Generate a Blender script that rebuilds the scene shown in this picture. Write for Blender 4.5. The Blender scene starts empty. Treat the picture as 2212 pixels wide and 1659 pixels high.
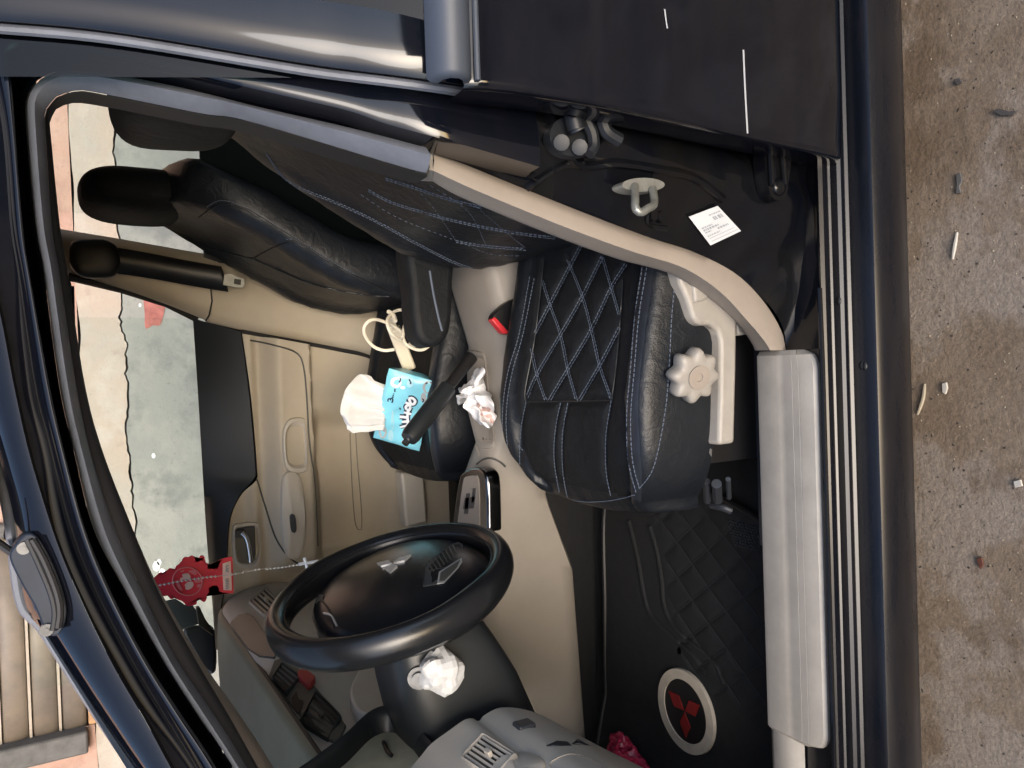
import bpy, bmesh, math, random
import numpy as np
from mathutils import Vector, noise
from mathutils.bvhtree import BVHTree
R = math.radians
rnd = random.Random(7)
SC = bpy.context.scene
COL = SC.collection

# ------------------------------------------------------------------ camera
CAM = np.array([0, -0.70, 1.25]); TH, YAW, ROLL, F = R(30), R(1.0), R(2.5), 1662.0
_f = np.array([-math.sin(YAW)*math.cos(TH), math.cos(YAW)*math.cos(TH), -math.sin(TH)])
_r = np.array([math.cos(YAW), math.sin(YAW), 0.0]); _u = np.cross(_r, _f)
_r, _u = _r*math.cos(ROLL)-_u*math.sin(ROLL), _u*math.cos(ROLL)+_r*math.sin(ROLL)
cam = bpy.data.objects.new('camera', bpy.data.cameras.new('camera')); COL.objects.link(cam)
cam.data.sensor_width = 36.0; cam.data.lens = 36.0*F/2212.0
cam.data.clip_start = 0.02; cam.data.clip_end = 500
from mathutils import Matrix
cam.matrix_world = Matrix(((-_u[0], _r[0], -_f[0], CAM[0]), (-_u[1], _r[1], -_f[1], CAM[1]), (-_u[2], _r[2], -_f[2], CAM[2]), (0, 0, 0, 1)))
SC.camera = cam

# ------------------------------------------------------------------ world, sun, exposure
W = bpy.data.worlds.new('World'); SC.world = W; W.use_nodes = True
wn = W.node_tree; bg = wn.nodes['Background']
sky = wn.nodes.new('ShaderNodeTexSky'); sky.sky_type = 'NISHITA'; sky.sun_disc = False
SUN_EL, SUN_AZ = R(25), R(184)
sky.sun_elevation = SUN_EL; sky.sun_rotation = SUN_AZ; sky.dust_density = 2.5; sky.air_density = 1.0; sky.ozone_density = 0.8
wn.links.new(sky.outputs['Color'], bg.inputs['Color']); bg.inputs['Strength'].default_value = 0.15
sun = bpy.data.objects.new('sun', bpy.data.lights.new('sun', 'SUN')); COL.objects.link(sun)
sun.data.energy = 0.5; sun.data.angle = R(30); sun.data.color = (0.98, 0.98, 1.0)
sd = Vector((math.sin(SUN_AZ)*math.cos(SUN_EL), math.cos(SUN_AZ)*math.cos(SUN_EL), math.sin(SUN_EL)))
sun.rotation_euler = sd.to_track_quat('Z', 'Y').to_euler()
SC.view_settings.view_transform = 'Standard'; SC.view_settings.look = 'None'
SC.view_settings.exposure = 1.45; SC.view_settings.gamma = 1.0
SC.render.engine = 'CYCLES'
SC.cycles.use_denoising = True
SC.cycles.max_bounces = 10; SC.cycles.diffuse_bounces = 6; SC.cycles.glossy_bounces = 5; SC.cycles.transparent_max_bounces = 12
SC.cycles.sample_clamp_indirect = 6.0; SC.cycles.caustics_reflective = False; SC.cycles.caustics_refractive = False

# ------------------------------------------------------------------ pixel <-> place
def ray(x, y):
    return _f+_r*((1659-y)-829.5)/F-_u*(x-1106)/F
def at(x, y, Y=None, Z=None, X=None):
    d = ray(x, y)
    t = (Y-CAM[1])/d[1] if Y is not None else (Z-CAM[2])/d[2] if Z is not None else (X-CAM[0])/d[0]
    return Vector(CAM+d*t)
def S(x, y, **k):
    return at(x/1.8445, y/1.8445, **k)
def hit(x, y, bvh):
    h = bvh.ray_cast(Vector(CAM), Vector(ray(x, y)).normalized())
    return (h[0], h[1]) if h[0] is not None else (None, None)

# ------------------------------------------------------------------ materials
MATS = {}
def mat(name, col, rough=0.5, metal=0.0, coat=0.0, spec=0.5, var=0.0, vscale=30, bump=0.0, bscale=200, sheen=0.0, col2=None, trans=0.0, bump2=0.0, b2scale=38):
    m = bpy.data.materials.new(name); m.use_nodes = True; nt = m.node_tree; b = nt.nodes['Principled BSDF']
    b.inputs['Base Color'].default_value = (*col, 1); b.inputs['Roughness'].default_value = rough; b.inputs['Metallic'].default_value = metal
    b.inputs['Coat Weight'].default_value = coat; b.inputs['Coat Roughness'].default_value = 0.04; b.inputs['Specular IOR Level'].default_value = spec
    b.inputs['Sheen Weight'].default_value = sheen
    b.inputs['Transmission Weight'].default_value = trans
    tc = nt.nodes.new('ShaderNodeTexCoord')
    geo = nt.nodes.new('ShaderNodeNewGeometry')
    if var > 0 or col2:
        n = nt.nodes.new('ShaderNodeTexNoise'); n.inputs['Scale'].default_value = vscale; n.inputs['Detail'].default_value = 6; n.inputs['Roughness'].default_value = 0.65
        nt.links.new(geo.outputs['Position'], n.inputs['Vector'])
        mx = nt.nodes.new('ShaderNodeMix'); mx.data_type = 'RGBA'
        c2 = col2 if col2 else tuple(c*(1-var) for c in col); c1 = col if col2 else tuple(min(1, c*(1+var)) for c in col)
        mx.inputs[6].default_value = (*c1, 1); mx.inputs[7].default_value = (*c2, 1)
        rp = nt.nodes.new('ShaderNodeValToRGB'); rp.color_ramp.elements[0].position = 0.35; rp.color_ramp.elements[1].position = 0.68
        nt.links.new(n.outputs['Fac'], rp.inputs['Fac']); nt.links.new(rp.outputs['Color'], mx.inputs[0]); nt.links.new(mx.outputs[2], b.inputs['Base Color'])
        mr = nt.nodes.new('ShaderNodeMapRange'); mr.inputs['To Min'].default_value = max(0.02, rough-0.07); mr.inputs['To Max'].default_value = min(1, rough+0.07)
        nt.links.new(n.outputs['Fac'], mr.inputs['Value']); nt.links.new(mr.outputs['Result'], b.inputs['Roughness'])
    if bump > 0:
        n2 = nt.nodes.new('ShaderNodeTexNoise'); n2.inputs['Scale'].default_value = bscale; n2.inputs['Detail'].default_value = 3
        nt.links.new(geo.outputs['Position'], n2.inputs['Vector'])
        bp = nt.nodes.new('ShaderNodeBump'); bp.inputs['Strength'].default_value = bump; bp.inputs['Distance'].default_value = 0.002
        nt.links.new(n2.outputs['Fac'], bp.inputs['Height']); nt.links.new(bp.outputs['Normal'], b.inputs['Normal'])
        if bump2 > 0:
            n3 = nt.nodes.new('ShaderNodeTexNoise'); n3.inputs['Scale'].default_value = b2scale; n3.inputs['Detail'].default_value = 2; n3.inputs['Distortion'].default_value = 1.2
            nt.links.new(geo.outputs['Position'], n3.inputs['Vector'])
            bp2 = nt.nodes.new('ShaderNodeBump'); bp2.inputs['Strength'].default_value = bump2; bp2.inputs['Distance'].default_value = 0.012
            nt.links.new(n3.outputs['Fac'], bp2.inputs['Height']); nt.links.new(bp2.outputs['Normal'], bp.inputs['Normal'])
    MATS[name] = m
    return m
def paint(name, dust_refl, ior=1.5, cr=0.03):
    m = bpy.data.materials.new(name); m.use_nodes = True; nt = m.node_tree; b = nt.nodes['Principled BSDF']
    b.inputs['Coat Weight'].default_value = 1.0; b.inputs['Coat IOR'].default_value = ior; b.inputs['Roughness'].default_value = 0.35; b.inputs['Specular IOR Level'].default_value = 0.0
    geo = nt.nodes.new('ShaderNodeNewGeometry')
    mp = nt.nodes.new('ShaderNodeMapping'); mp.inputs['Scale'].default_value = (1.3, 6, 8); nt.links.new(geo.outputs['Position'], mp.inputs['Vector'])  # stretched lengthwise: brown dust streaks double as painted reflections of the ground
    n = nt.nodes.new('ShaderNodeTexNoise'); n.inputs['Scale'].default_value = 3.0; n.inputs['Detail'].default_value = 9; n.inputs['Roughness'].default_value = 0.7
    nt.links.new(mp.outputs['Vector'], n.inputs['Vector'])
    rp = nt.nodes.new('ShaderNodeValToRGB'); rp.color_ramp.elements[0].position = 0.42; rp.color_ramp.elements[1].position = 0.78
    rp.color_ramp.elements[0].color = (0, 0, 0, 1); rp.color_ramp.elements[1].color = (dust_refl, dust_refl, dust_refl, 1)
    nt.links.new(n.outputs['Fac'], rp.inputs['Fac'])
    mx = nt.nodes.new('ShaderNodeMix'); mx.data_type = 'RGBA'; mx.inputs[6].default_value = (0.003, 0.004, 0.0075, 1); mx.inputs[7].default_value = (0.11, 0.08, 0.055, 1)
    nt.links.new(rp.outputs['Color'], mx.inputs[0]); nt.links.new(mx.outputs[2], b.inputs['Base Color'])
    mr = nt.nodes.new('ShaderNodeMapRange'); mr.inputs['To Min'].default_value = cr; mr.inputs['To Max'].default_value = cr+0.06+dust_refl*0.55
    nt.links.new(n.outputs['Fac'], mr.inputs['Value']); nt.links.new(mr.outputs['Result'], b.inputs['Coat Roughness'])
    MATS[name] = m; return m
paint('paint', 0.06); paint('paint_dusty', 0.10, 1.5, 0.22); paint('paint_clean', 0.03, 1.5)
mat('jamb', (0.0022, 0.003, 0.0055), 0.25, coat=0.35, spec=0.15, col2=(0.007, 0.0065, 0.006), vscale=9, bump=0.15, bscale=60)
mat('seal', (0.115, 0.125, 0.15), 0.42, var=0.15, vscale=25, bump=0.1)
mat('foot', (0.012, 0.016, 0.025), 0.4, var=0.2, spec=0.4)
mat('hinge_metal', (0.010, 0.012, 0.016), 0.5, var=0.3, vscale=60)
mat('rubber', (0.012, 0.012, 0.014), 0.6)
mat('black', (0.008, 0.008, 0.009), 0.45)
mat('gloss_black', (0.006, 0.006, 0.007), 0.16, coat=0.5)
mat('trim', (0.31, 0.288, 0.258), 0.45, var=0.09, vscale=24, bump=0.05, bscale=900)
mat('trim_tan', (0.29, 0.25, 0.212), 0.5, var=0.07, vscale=14, bump=0.06, bscale=900)
mat('door_beige', (0.45, 0.395, 0.31), 0.5, var=0.06, vscale=8, bump=0.12, bscale=700)
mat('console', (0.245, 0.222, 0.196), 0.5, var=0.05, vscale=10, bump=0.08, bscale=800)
mat('dash_pad', (0.19, 0.183, 0.130), 0.55, var=0.08, vscale=6, bump=0.15, bscale=600)
mat('bezel', (0.15, 0.142, 0.118), 0.45, var=0.05)
mat('trim_in', (0.50, 0.46, 0.395), 0.45, var=0.04, vscale=14, bump=0.05, bscale=900)
mat('dash_slat', (0.11, 0.11, 0.10), 0.45)
mat('dash_dark', (0.050, 0.054, 0.050), 0.42, var=0.08, vscale=6, bump=0.1, bscale=600)
mat('dash_beige', (0.58, 0.555, 0.50), 0.5, var=0.05, vscale=10, bump=0.08, bscale=800)
mat('vinyl_black', (0.014, 0.017, 0.02), 0.4, bump=0.12, bscale=500)
mat('leather', (0.0075, 0.0095, 0.013), 0.42, var=0.15, vscale=12, bump=0.25, bscale=420, spec=0.4, bump2=0.14)
mat('wheel_vinyl', (0.008, 0.009, 0.011), 0.27, bump=0.06, bscale=500)
mat('leather_perf', (0.018, 0.021, 0.028), 0.36, var=0.1, vscale=12, bump=0.2, bscale=700, spec=0.6)
mat('suede', (0.0065, 0.0078, 0.0098), 0.65, var=0.3, vscale=16, bump=0.3, bscale=600, spec=0.3, bump2=0.14)
mat('stitch', (0.10, 0.125, 0.17), 0.7)
mat('knee', (0.44, 0.405, 0.355), 0.5, var=0.05, vscale=10, bump=0.08, bscale=800)
mat('carpet', (0.0035, 0.004, 0.005), 0.95, var=0.3, vscale=60, bump=0.5, bscale=900)
mat('matcloth', (0.0032, 0.0037, 0.0048), 0.8, var=0.3, vscale=40, bump=0.5, bscale=1100)
mat('mat_line', (0.014, 0.0155, 0.018), 0.8)
mat('ring', (0.42, 0.37, 0.30), 0.6, var=0.1, vscale=40)
mat('red_logo', (0.16, 0.007, 0.007), 0.6, var=0.1, vscale=60)
mat('dark_chrome', (0.16, 0.165, 0.175), 0.14, metal=1.0)
mat('chrome', (0.75, 0.76, 0.78), 0.12, metal=1.0)
mat('silver', (0.55, 0.56, 0.58), 0.34, metal=0.6)
mat('worn', (0.10, 0.10, 0.10), 0.8)
mat('zinc', (0.30, 0.305, 0.28), 0.42, metal=0.6, var=0.2, vscale=60)
mat('steel', (0.13, 0.135, 0.145), 0.45, metal=0.6, var=0.2, vscale=60)
mat('paper', (0.56, 0.575, 0.59), 0.7, var=0.04, vscale=40)
mat('print', (0.28, 0.30, 0.33), 0.7)
mat('tissue', (0.76, 0.76, 0.76), 0.95, bump=0.3, bscale=150, spec=0.1)
mat('bag', (0.90, 0.90, 0.91), 0.3, spec=0.6, bump=0.3, bscale=90)
mat('bag_pink', (0.62, 0.42, 0.38), 0.4)
mat('cyan', (0.24, 0.66, 0.82), 0.3, var=0.1, vscale=18, bump=0.35, bscale=45)
mat('cyan_light', (0.40, 0.68, 0.78), 0.3)
mat('print_white', (0.80, 0.83, 0.87), 0.4)
mat('print_navy', (0.01, 0.018, 0.055), 0.4)
mat('print_grey', (0.42, 0.44, 0.47), 0.5)
mat('cable', (0.84, 0.77, 0.62), 0.45)
mat('charger', (0.70, 0.63, 0.49), 0.45, var=0.05)
mat('red_buckle', (0.55, 0.03, 0.04), 0.35)
mat('tree_red', (0.80, 0.04, 0.07), 0.55)
mat('tree_pink', (0.78, 0.22, 0.24), 0.55)
mat('tree_cream', (0.82, 0.60, 0.54), 0.55)
mat('bead', (0.75, 0.72, 0.68), 0.25, trans=0.15)
mat('pink', (0.34, 0.022, 0.06), 0.25, var=0.35, vscale=70, bump=0.4, bscale=80)
mat('hazard', (0.42, 0.05, 0.045), 0.4)
mat('dial', (0.42, 0.39, 0.28), 0.5, var=0.15, vscale=20)
mat('switch', (0.03, 0.034, 0.042), 0.4)
mat('straw', (0.38, 0.33, 0.24), 0.7); mat('chip', (0.50, 0.47, 0.42), 0.6); mat('leaf_dark', (0.065, 0.058, 0.055), 0.7); mat('moulding', (0.05, 0.06, 0.08), 0.5); mat('leaf_red', (0.10, 0.035, 0.022), 0.7)
mat('headliner', (0.72, 0.68, 0.60), 0.9)
mat('shutter', (0.22, 0.18, 0.14), 0.55, col2=(0.13, 0.11, 0.095), vscale=5)
mat('shutter_edge', (0.36, 0.31, 0.25), 0.5, var=0.1)
mat('frame_grey', (0.10, 0.097, 0.094), 0.7, var=0.2, vscale=20, bump=0.3)
mat('rust', (0.35, 0.20, 0.10), 0.7, var=0.25, vscale=15)
mat('leaf', (0.10, 0.22, 0.03), 0.5, var=0.3, vscale=30)
mat('bark', (0.12, 0.09, 0.06), 0.9, var=0.3, vscale=30)
mat('grit_dark', (0.05, 0.042, 0.035), 0.9)
mat('stone_pink', (0.60, 0.42, 0.36), 0.9, col2=(0.66, 0.52, 0.45), vscale=7, bump=0.4, bscale=40)
mat('red_patch', (0.36, 0.13, 0.11), 0.85, var=0.2, vscale=25, bump=0.4, bscale=60)
mat('facade', (0.22, 0.185, 0.155), 0.9, var=0.1, vscale=2); mat('facade_b', (0.20, 0.175, 0.165), 0.9, var=0.1, vscale=2); mat('facade_win', (0.03, 0.035, 0.04), 0.1)
def glass(name, tint, refl=1.0):
    m = bpy.data.materials.new(name); m.use_nodes = True; nt = m.node_tree; nt.nodes.clear()
    o = nt.nodes.new('ShaderNodeOutputMaterial'); t = nt.nodes.new('ShaderNodeBsdfTransparent'); g = nt.nodes.new('ShaderNodeBsdfGlossy')
    t.inputs['Color'].default_value = (*tint, 1); g.inputs['Roughness'].default_value = 0.01
    fr = nt.nodes.new('ShaderNodeFresnel'); fr.inputs['IOR'].default_value = 1.45
    mu = nt.nodes.new('ShaderNodeMath'); mu.operation = 'MULTIPLY'; mu.inputs[1].default_value = refl
    mx = nt.nodes.new('ShaderNodeMixShader')
    nt.links.new(fr.outputs[0], mu.inputs[0]); nt.links.new(mu.outputs[0], mx.inputs[0])
    nt.links.new(t.outputs[0], mx.inputs[1]); nt.links.new(g.outputs[0], mx.inputs[2]); nt.links.new(mx.outputs[0], o.inputs['Surface'])
    MATS[name] = m
glass('glass', (0.90, 0.95, 0.93)); glass('glass_tint', (0.10, 0.17, 0.17)); glass('mirror_glass', (0.2, 0.24, 0.24), 3)

def ground_mat():
    m = bpy.data.materials.new('concrete'); m.use_nodes = True; nt = m.node_tree; b = nt.nodes['Principled BSDF']; L = nt.links.new
    geo = nt.nodes.new('ShaderNodeNewGeometry')
    def nz(s, d, r=0.6, off=0):
        mp = nt.nodes.new('ShaderNodeMapping'); mp.inputs['Location'].default_value = (off, off*0.7, 0); L(geo.outputs['Position'], mp.inputs['Vector'])
        n = nt.nodes.new('ShaderNodeTexNoise'); n.inputs['Scale'].default_value = s; n.inputs['Detail'].default_value = d; n.inputs['Roughness'].default_value = r; L(mp.outputs['Vector'], n.inputs['Vector']); return n.outputs['Fac']
    def ramp(v, a, c):
        r = nt.nodes.new('ShaderNodeValToRGB'); r.color_ramp.elements[0].position = a; r.color_ramp.elements[1].position = c; L(v, r.inputs['Fac']); return r.outputs['Color']
    def mix(f, a, c):
        x = nt.nodes.new('ShaderNodeMix'); x.data_type = 'RGBA'; L(f, x.inputs[0])
        for i, v in ((6, a), (7, c)):
            if isinstance(v, tuple): x.inputs[i].default_value = (*v, 1)
            else: L(v, x.inputs[i])
        return x.outputs[2]
    c = mix(ramp(nz(9, 8, 0.65), 0.35, 0.65), (0.25, 0.195, 0.145), (0.185, 0.135, 0.093))
    c = mix(ramp(nz(5, 6, 0.55, 3), 0.50, 0.56), c, (0.28, 0.232, 0.19))
    c = mix(ramp(nz(4.2, 7, 0.6, 11), 0.57, 0.66), c, (0.15, 0.106, 0.07))
    c = mix(ramp(nz(45, 6, 0.7, 5), 0.55, 0.72), c, (0.16, 0.117, 0.08))
    pit = ramp(nz(80, 3, 0.5, 2), 0.70, 0.74)
    c = mix(pit, c, (0.06, 0.05, 0.04))
    c = mix(ramp(nz(120, 2, 0.5, 17), 0.735, 0.76), c, (0.33, 0.28, 0.23))
    fg = nt.nodes.new('ShaderNodeMix'); fg.data_type = 'RGBA'; fg.blend_type = 'MULTIPLY'; fg.inputs[0].default_value = 1.0; L(c, fg.inputs[6])
    fr = nt.nodes.new('ShaderNodeValToRGB'); fr.color_ramp.elements[0].position = 0.25; fr.color_ramp.elements[1].position = 0.75; fr.color_ramp.elements[0].color = (0.42, 0.40, 0.37, 1); fr.color_ramp.elements[1].color = (1.42, 1.42, 1.42, 1); L(nz(150, 8, 0.85, 9), fr.inputs['Fac']); L(fr.outputs['Color'], fg.inputs[7]); c = fg.outputs[2]
    L(c, b.inputs['Base Color']); b.inputs['Roughness'].default_value = 0.8
    bp = nt.nodes.new('ShaderNodeBump'); bp.inputs['Strength'].default_value = 0.8; bp.inputs['Distance'].default_value = 0.005
    ad = nt.nodes.new('ShaderNodeMath'); ad.operation = 'SUBTRACT'; L(nz(60, 8, 0.7), ad.inputs[0]); L(pit, ad.inputs[1]); L(ad.outputs[0], bp.inputs['Height']); L(bp.outputs['Normal'], b.inputs['Normal'])
    MATS['concrete'] = m
ground_mat()
def wall_mat():
    for name, c0, c1, c2 in (('plaster', (0.43, 0.355, 0.29), (0.39, 0.36, 0.315), (0.46, 0.42, 0.37)), ('cement', (0.255, 0.265, 0.245), (0.325, 0.325, 0.295), (0.19, 0.20, 0.19)), ('pinkband', (0.42, 0.255, 0.20), (0.46, 0.32, 0.26), (0.36, 0.225, 0.18))):
        m = bpy.data.materials.new(name); m.use_nodes = True; nt = m.node_tree; b = nt.nodes['Principled BSDF']; L = nt.links.new
        geo = nt.nodes.new('ShaderNodeNewGeometry'); src = None
        for s, a, c, col in ((1.6, 0.42, 0.58, c1), (5.0, 0.50, 0.66, c2), (9, 0.60, 0.80, tuple(v*0.70 for v in c0)), (40, 0.62, 0.74, tuple(v*0.66 for v in c0))):
            n = nt.nodes.new('ShaderNodeTexNoise'); n.inputs['Scale'].default_value = s; n.inputs['Detail'].default_value = 8; n.inputs['Roughness'].default_value = 0.65; L(geo.outputs['Position'], n.inputs['Vector'])
            r = nt.nodes.new('ShaderNodeValToRGB'); r.color_ramp.elements[0].position = a; r.color_ramp.elements[1].position = c; L(n.outputs['Fac'], r.inputs['Fac'])
            x = nt.nodes.new('ShaderNodeMix'); x.data_type = 'RGBA'; L(r.outputs['Color'], x.inputs[0])
            if src is None: x.inputs[6].default_value = (*c0, 1)
            else: L(src, x.inputs[6])
            x.inputs[7].default_value = (*col, 1); src = x.outputs[2]
        L(src, b.inputs['Base Color']); b.inputs['Roughness'].default_value = 0.9
        bp = nt.nodes.new('ShaderNodeBump'); bp.inputs['Strength'].default_value = 0.4; bp.inputs['Distance'].default_value = 0.01; L(n.outputs['Fac'], bp.inputs['Height']); L(bp.outputs['Normal'], b.inputs['Normal'])
        MATS[name] = m
wall_mat()

# ------------------------------------------------------------------ mesh helpers
ORG = {}
def obj(name, verts, faces, m, parent=None, smooth=True, ang=40, bevel=0, bseg=2, solid=0, subd=0, label=None):
    verts = [Vector(v) for v in verts]
    lo = Vector((min(v[i] for v in verts) for i in range(3))); hi = Vector((max(v[i] for v in verts) for i in range(3)))
    o0 = Vector(((lo.x+hi.x)/2, (lo.y+hi.y)/2, lo.z))
    me = bpy.data.meshes.new(name); me.from_pydata([v-o0 for v in verts], [], faces); me.update()
    bm = bmesh.new(); bm.from_mesh(me); bmesh.ops.remove_doubles(bm, verts=bm.verts, dist=1e-6); bmesh.ops.recalc_face_normals(bm, faces=bm.faces); bm.to_mesh(me); bm.free()
    if smooth:
        me.polygons.foreach_set('use_smooth', [True]*len(me.polygons)); me.set_sharp_from_angle(angle=R(ang))
    me.materials.append(MATS[m])
    o = bpy.data.objects.new(name, me); COL.objects.link(o)
    if parent is not None:
        o.parent = parent; o.location = o0-ORG[parent.name]
    else: o.location = o0
    ORG[o.name] = o0
    if solid: s = o.modifiers.new('solid', 'SOLIDIFY'); s.thickness = solid; s.offset = 0
    if bevel: b = o.modifiers.new('bevel', 'BEVEL'); b.width = bevel; b.segments = bseg; b.limit_method = 'ANGLE'; b.angle_limit = R(35); b.harden_normals = False
    if subd: s = o.modifiers.new('sub', 'SUBSURF'); s.levels = subd; s.render_levels = subd
    if label: o['label'] = label
    return o
def thing(name, label, cat, loc=(0, 0, 0), group=None):
    o = bpy.data.objects.new(name, None); COL.objects.link(o); o.location = loc; ORG[o.name] = Vector(loc); tag(o, label, cat, group); return o
def tag(o, label, cat, group=None, kind=None):
    if label: o['label'] = label
    if cat: o['category'] = cat
    if group: o['group'] = group
    if kind: o['kind'] = kind
    return o
def grid(rows, closed_u=False, closed_v=False, cap=False):
    n, m = len(rows), len(rows[0]); V = [Vector(p) for r in rows for p in r]; Fc = []
    for i in range(n if closed_v else n-1):
        for j in range(m if closed_u else m-1):
            a, b = i, (i+1) % n; c, d = j, (j+1) % m
            Fc.append((a*m+c, a*m+d, b*m+d, b*m+c))
    if cap:
        Fc.append(tuple(range(m))); Fc.append(tuple((n-1)*m+j for j in range(m)))
    return V, Fc
def smooth_line(pts, n, closed=False):
    P = [Vector(p) for p in pts]
    if len(P) == 2: return [P[0].lerp(P[1], i/(n-1)) for i in range(n)]
    Q = []; K = 12; m = len(P)
    for i in range(m if closed else m-1):
        if closed: a, b, c, d = P[i-1], P[i], P[(i+1) % m], P[(i+2) % m]
        else: a, b, c, d = P[max(i-1, 0)], P[i], P[i+1], P[min(i+2, m-1)]
        for k in range(K):
            t = k/K
            Q.append(0.5*((2*b)+(c-a)*t+(2*a-5*b+4*c-d)*t*t+(3*b-a-3*c+d)*t*t*t))
    if closed: Q.append(Q[0].copy())
    else: Q.append(P[-1])
    L = [0]
    for i in range(1, len(Q)): L.append(L[-1]+(Q[i]-Q[i-1]).length)
    out = []; T = L[-1]; j = 0; N = n if closed else n-1
    for i in range(n):
        s = T*i/N
        while j < len(L)-2 and L[j+1] < s: j += 1
        d = L[j+1]-L[j]; out.append(Q[j].lerp(Q[j+1], (s-L[j])/d if d > 0 else 0))
    return out
def tube(pts, r, sides=8, closed=False, cap=True, flat=None):
    P = [Vector(p) for p in pts]; n = len(P); rows = []; prev = None
    for i in range(n):
        t = (P[(i+1) % n]-P[i-1]) if closed else (P[min(i+1, n-1)]-P[max(i-1, 0)])
        if t.length < 1e-9: t = Vector((0, 0, 1))
        t.normalize()
        if prev is None:
            a = Vector((0, 0, 1)) if abs(t.z) < 0.9 else Vector((1, 0, 0)); u = t.cross(a).normalized()
        else:
            u = (prev-t*prev.dot(t)); u = u.normalized() if u.length > 1e-6 else prev
        prev = u; w = t.cross(u); rr = r[i] if isinstance(r, (list, tuple)) else r
        rows.append([P[i]+(u*math.cos(2*math.pi*k/sides)+w*math.sin(2*math.pi*k/sides))*rr for k in range(sides)])
    return grid(rows, closed_u=True, closed_v=closed, cap=(cap and not closed))
def merge(parts):
    V, Fc = [], []
    for v, f in parts:
        o = len(V); V += list(v); Fc += [tuple(i+o for i in t) for t in f]
    return V, Fc
def prism(pts, vec):
    P = [Vector(p) for p in pts]; n = len(P); vec = Vector(vec)
    return P+[p+vec for p in P], [tuple(range(n)), tuple(reversed(range(n, 2*n)))]+[(i, (i+1) % n, n+(i+1) % n, n+i) for i in range(n)]
def box(c, s, rot=None):
    V = [Vector((sx*s[0]/2, sy*s[1]/2, sz*s[2]/2)) for sx in (-1, 1) for sy in (-1, 1) for sz in (-1, 1)]
    if rot is not None: V = [rot @ v for v in V]
    return [v+Vector(c) for v in V], [(0, 1, 3, 2), (4, 6, 7, 5), (0, 4, 5, 1), (2, 3, 7, 6), (0, 2, 6, 4), (1, 5, 7, 3)]
def obox(c, ax, ay, az, s):
    r = Matrix((ax, ay, az)).transposed(); return box(c, s, r)
def frame_from(n, up=(0, 0, 1)):
    n = Vector(n).normalized(); u = Vector(up); u = (u-n*u.dot(n)).normalized(); return u.cross(n), u, n
def sq(v, p): return math.copysign(abs(v)**p, v)
def ellipsoid(c, h, e1=0.6, e2=0.6, nu=40, nv=24, ns=0, nsc=10, seed=0, rot=None):
    rows = []
    for i in range(nv+1):
        a = -math.pi/2+math.pi*i/nv; row = []
        for j in range(nu):
            b = 2*math.pi*j/nu
            p = Vector((h[0]*sq(math.cos(a), e1)*sq(math.cos(b), e2), h[1]*sq(math.cos(a), e1)*sq(math.sin(b), e2), h[2]*sq(math.sin(a), e1)))
            if ns: p *= 1+ns*noise.noise(p*nsc+Vector((seed, 0, 0)))
            if rot is not None: p = rot @ p
            row.append(p+Vector(c))
        rows.append(row)
    return grid(rows, closed_u=True)
def bvh_of(*os):
    V, Fc = [], []
    for o in os:
        off = len(V); w = ORG[o.name]
        V += [v.co+w for v in o.data.vertices]; Fc += [tuple(i+off for i in p.vertices) for p in o.data.polygons]
    return BVHTree.FromPolygons(V, Fc)
def drape(pts, bvh, n=40, off=0.001, closed=False):
    out = []
    L = smooth_line([(p[0], p[1], 0) for p in pts], n, closed)
    for p in L:
        h, nn = hit(p.x, p.y, bvh)
        if h is None: continue
        d = (Vector(CAM)-h).normalized()
        if nn.dot(d) < 0: nn = -nn
        out.append((h+nn*off, nn))
    return out
def dashes(line, r, dash=0.006, gap=0.003, sides=5):
    parts = []
    P = [q[0] for q in line]
    L = [0]
    for i in range(1, len(P)): L.append(L[-1]+(P[i]-P[i-1]).length)
    def pos(s):
        for j in range(len(L)-1):
            if L[j+1] >= s: return P[j].lerp(P[j+1], (s-L[j])/max(1e-9, L[j+1]-L[j]))
        return P[-1]
    s = 0
    while s+dash < L[-1]:
        a, b = pos(s), pos(s+dash)
        if (b-a).length < dash*1.6 and (b-a).length > 1e-4: parts.append(tube([a, b], r, sides))
        s += dash+gap
    return parts
def ribbon(line, w):
    V = []; n = len(line)
    for i, (p, nn) in enumerate(line):
        t = (line[min(i+1, n-1)][0]-line[max(i-1, 0)][0]).normalized(); s = t.cross(nn).normalized()*w/2
        V += [p-s, p+s]
    return V, [(2*i, 2*i+1, 2*i+3, 2*i+2) for i in range(n-1)]
def crumple(outline, up, h, rings=7, seed=0, amp=0.006, scale=40, per=60):
    O = smooth_line(outline, per, True); c = sum(O, Vector())/len(O); rows = []; up = Vector(up).normalized()
    for i in range(rings+1):
        t = i/rings; row = []
        for p in O:
            q = c.lerp(p, t) if t > 0 else c.lerp(p, 0.02)
            k = 1-t*t
            row.append(q+up*(h*k)+(noise.noise_vector(q*scale+Vector((seed, 1, 2)))+(0.45 if scale > 24 else 0.15)*noise.noise_vector(q*scale*2.8+Vector((seed, 4, 2))))*amp*(0.5+k))
        rows.append(row)
    return grid(rows, closed_u=True)

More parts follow.
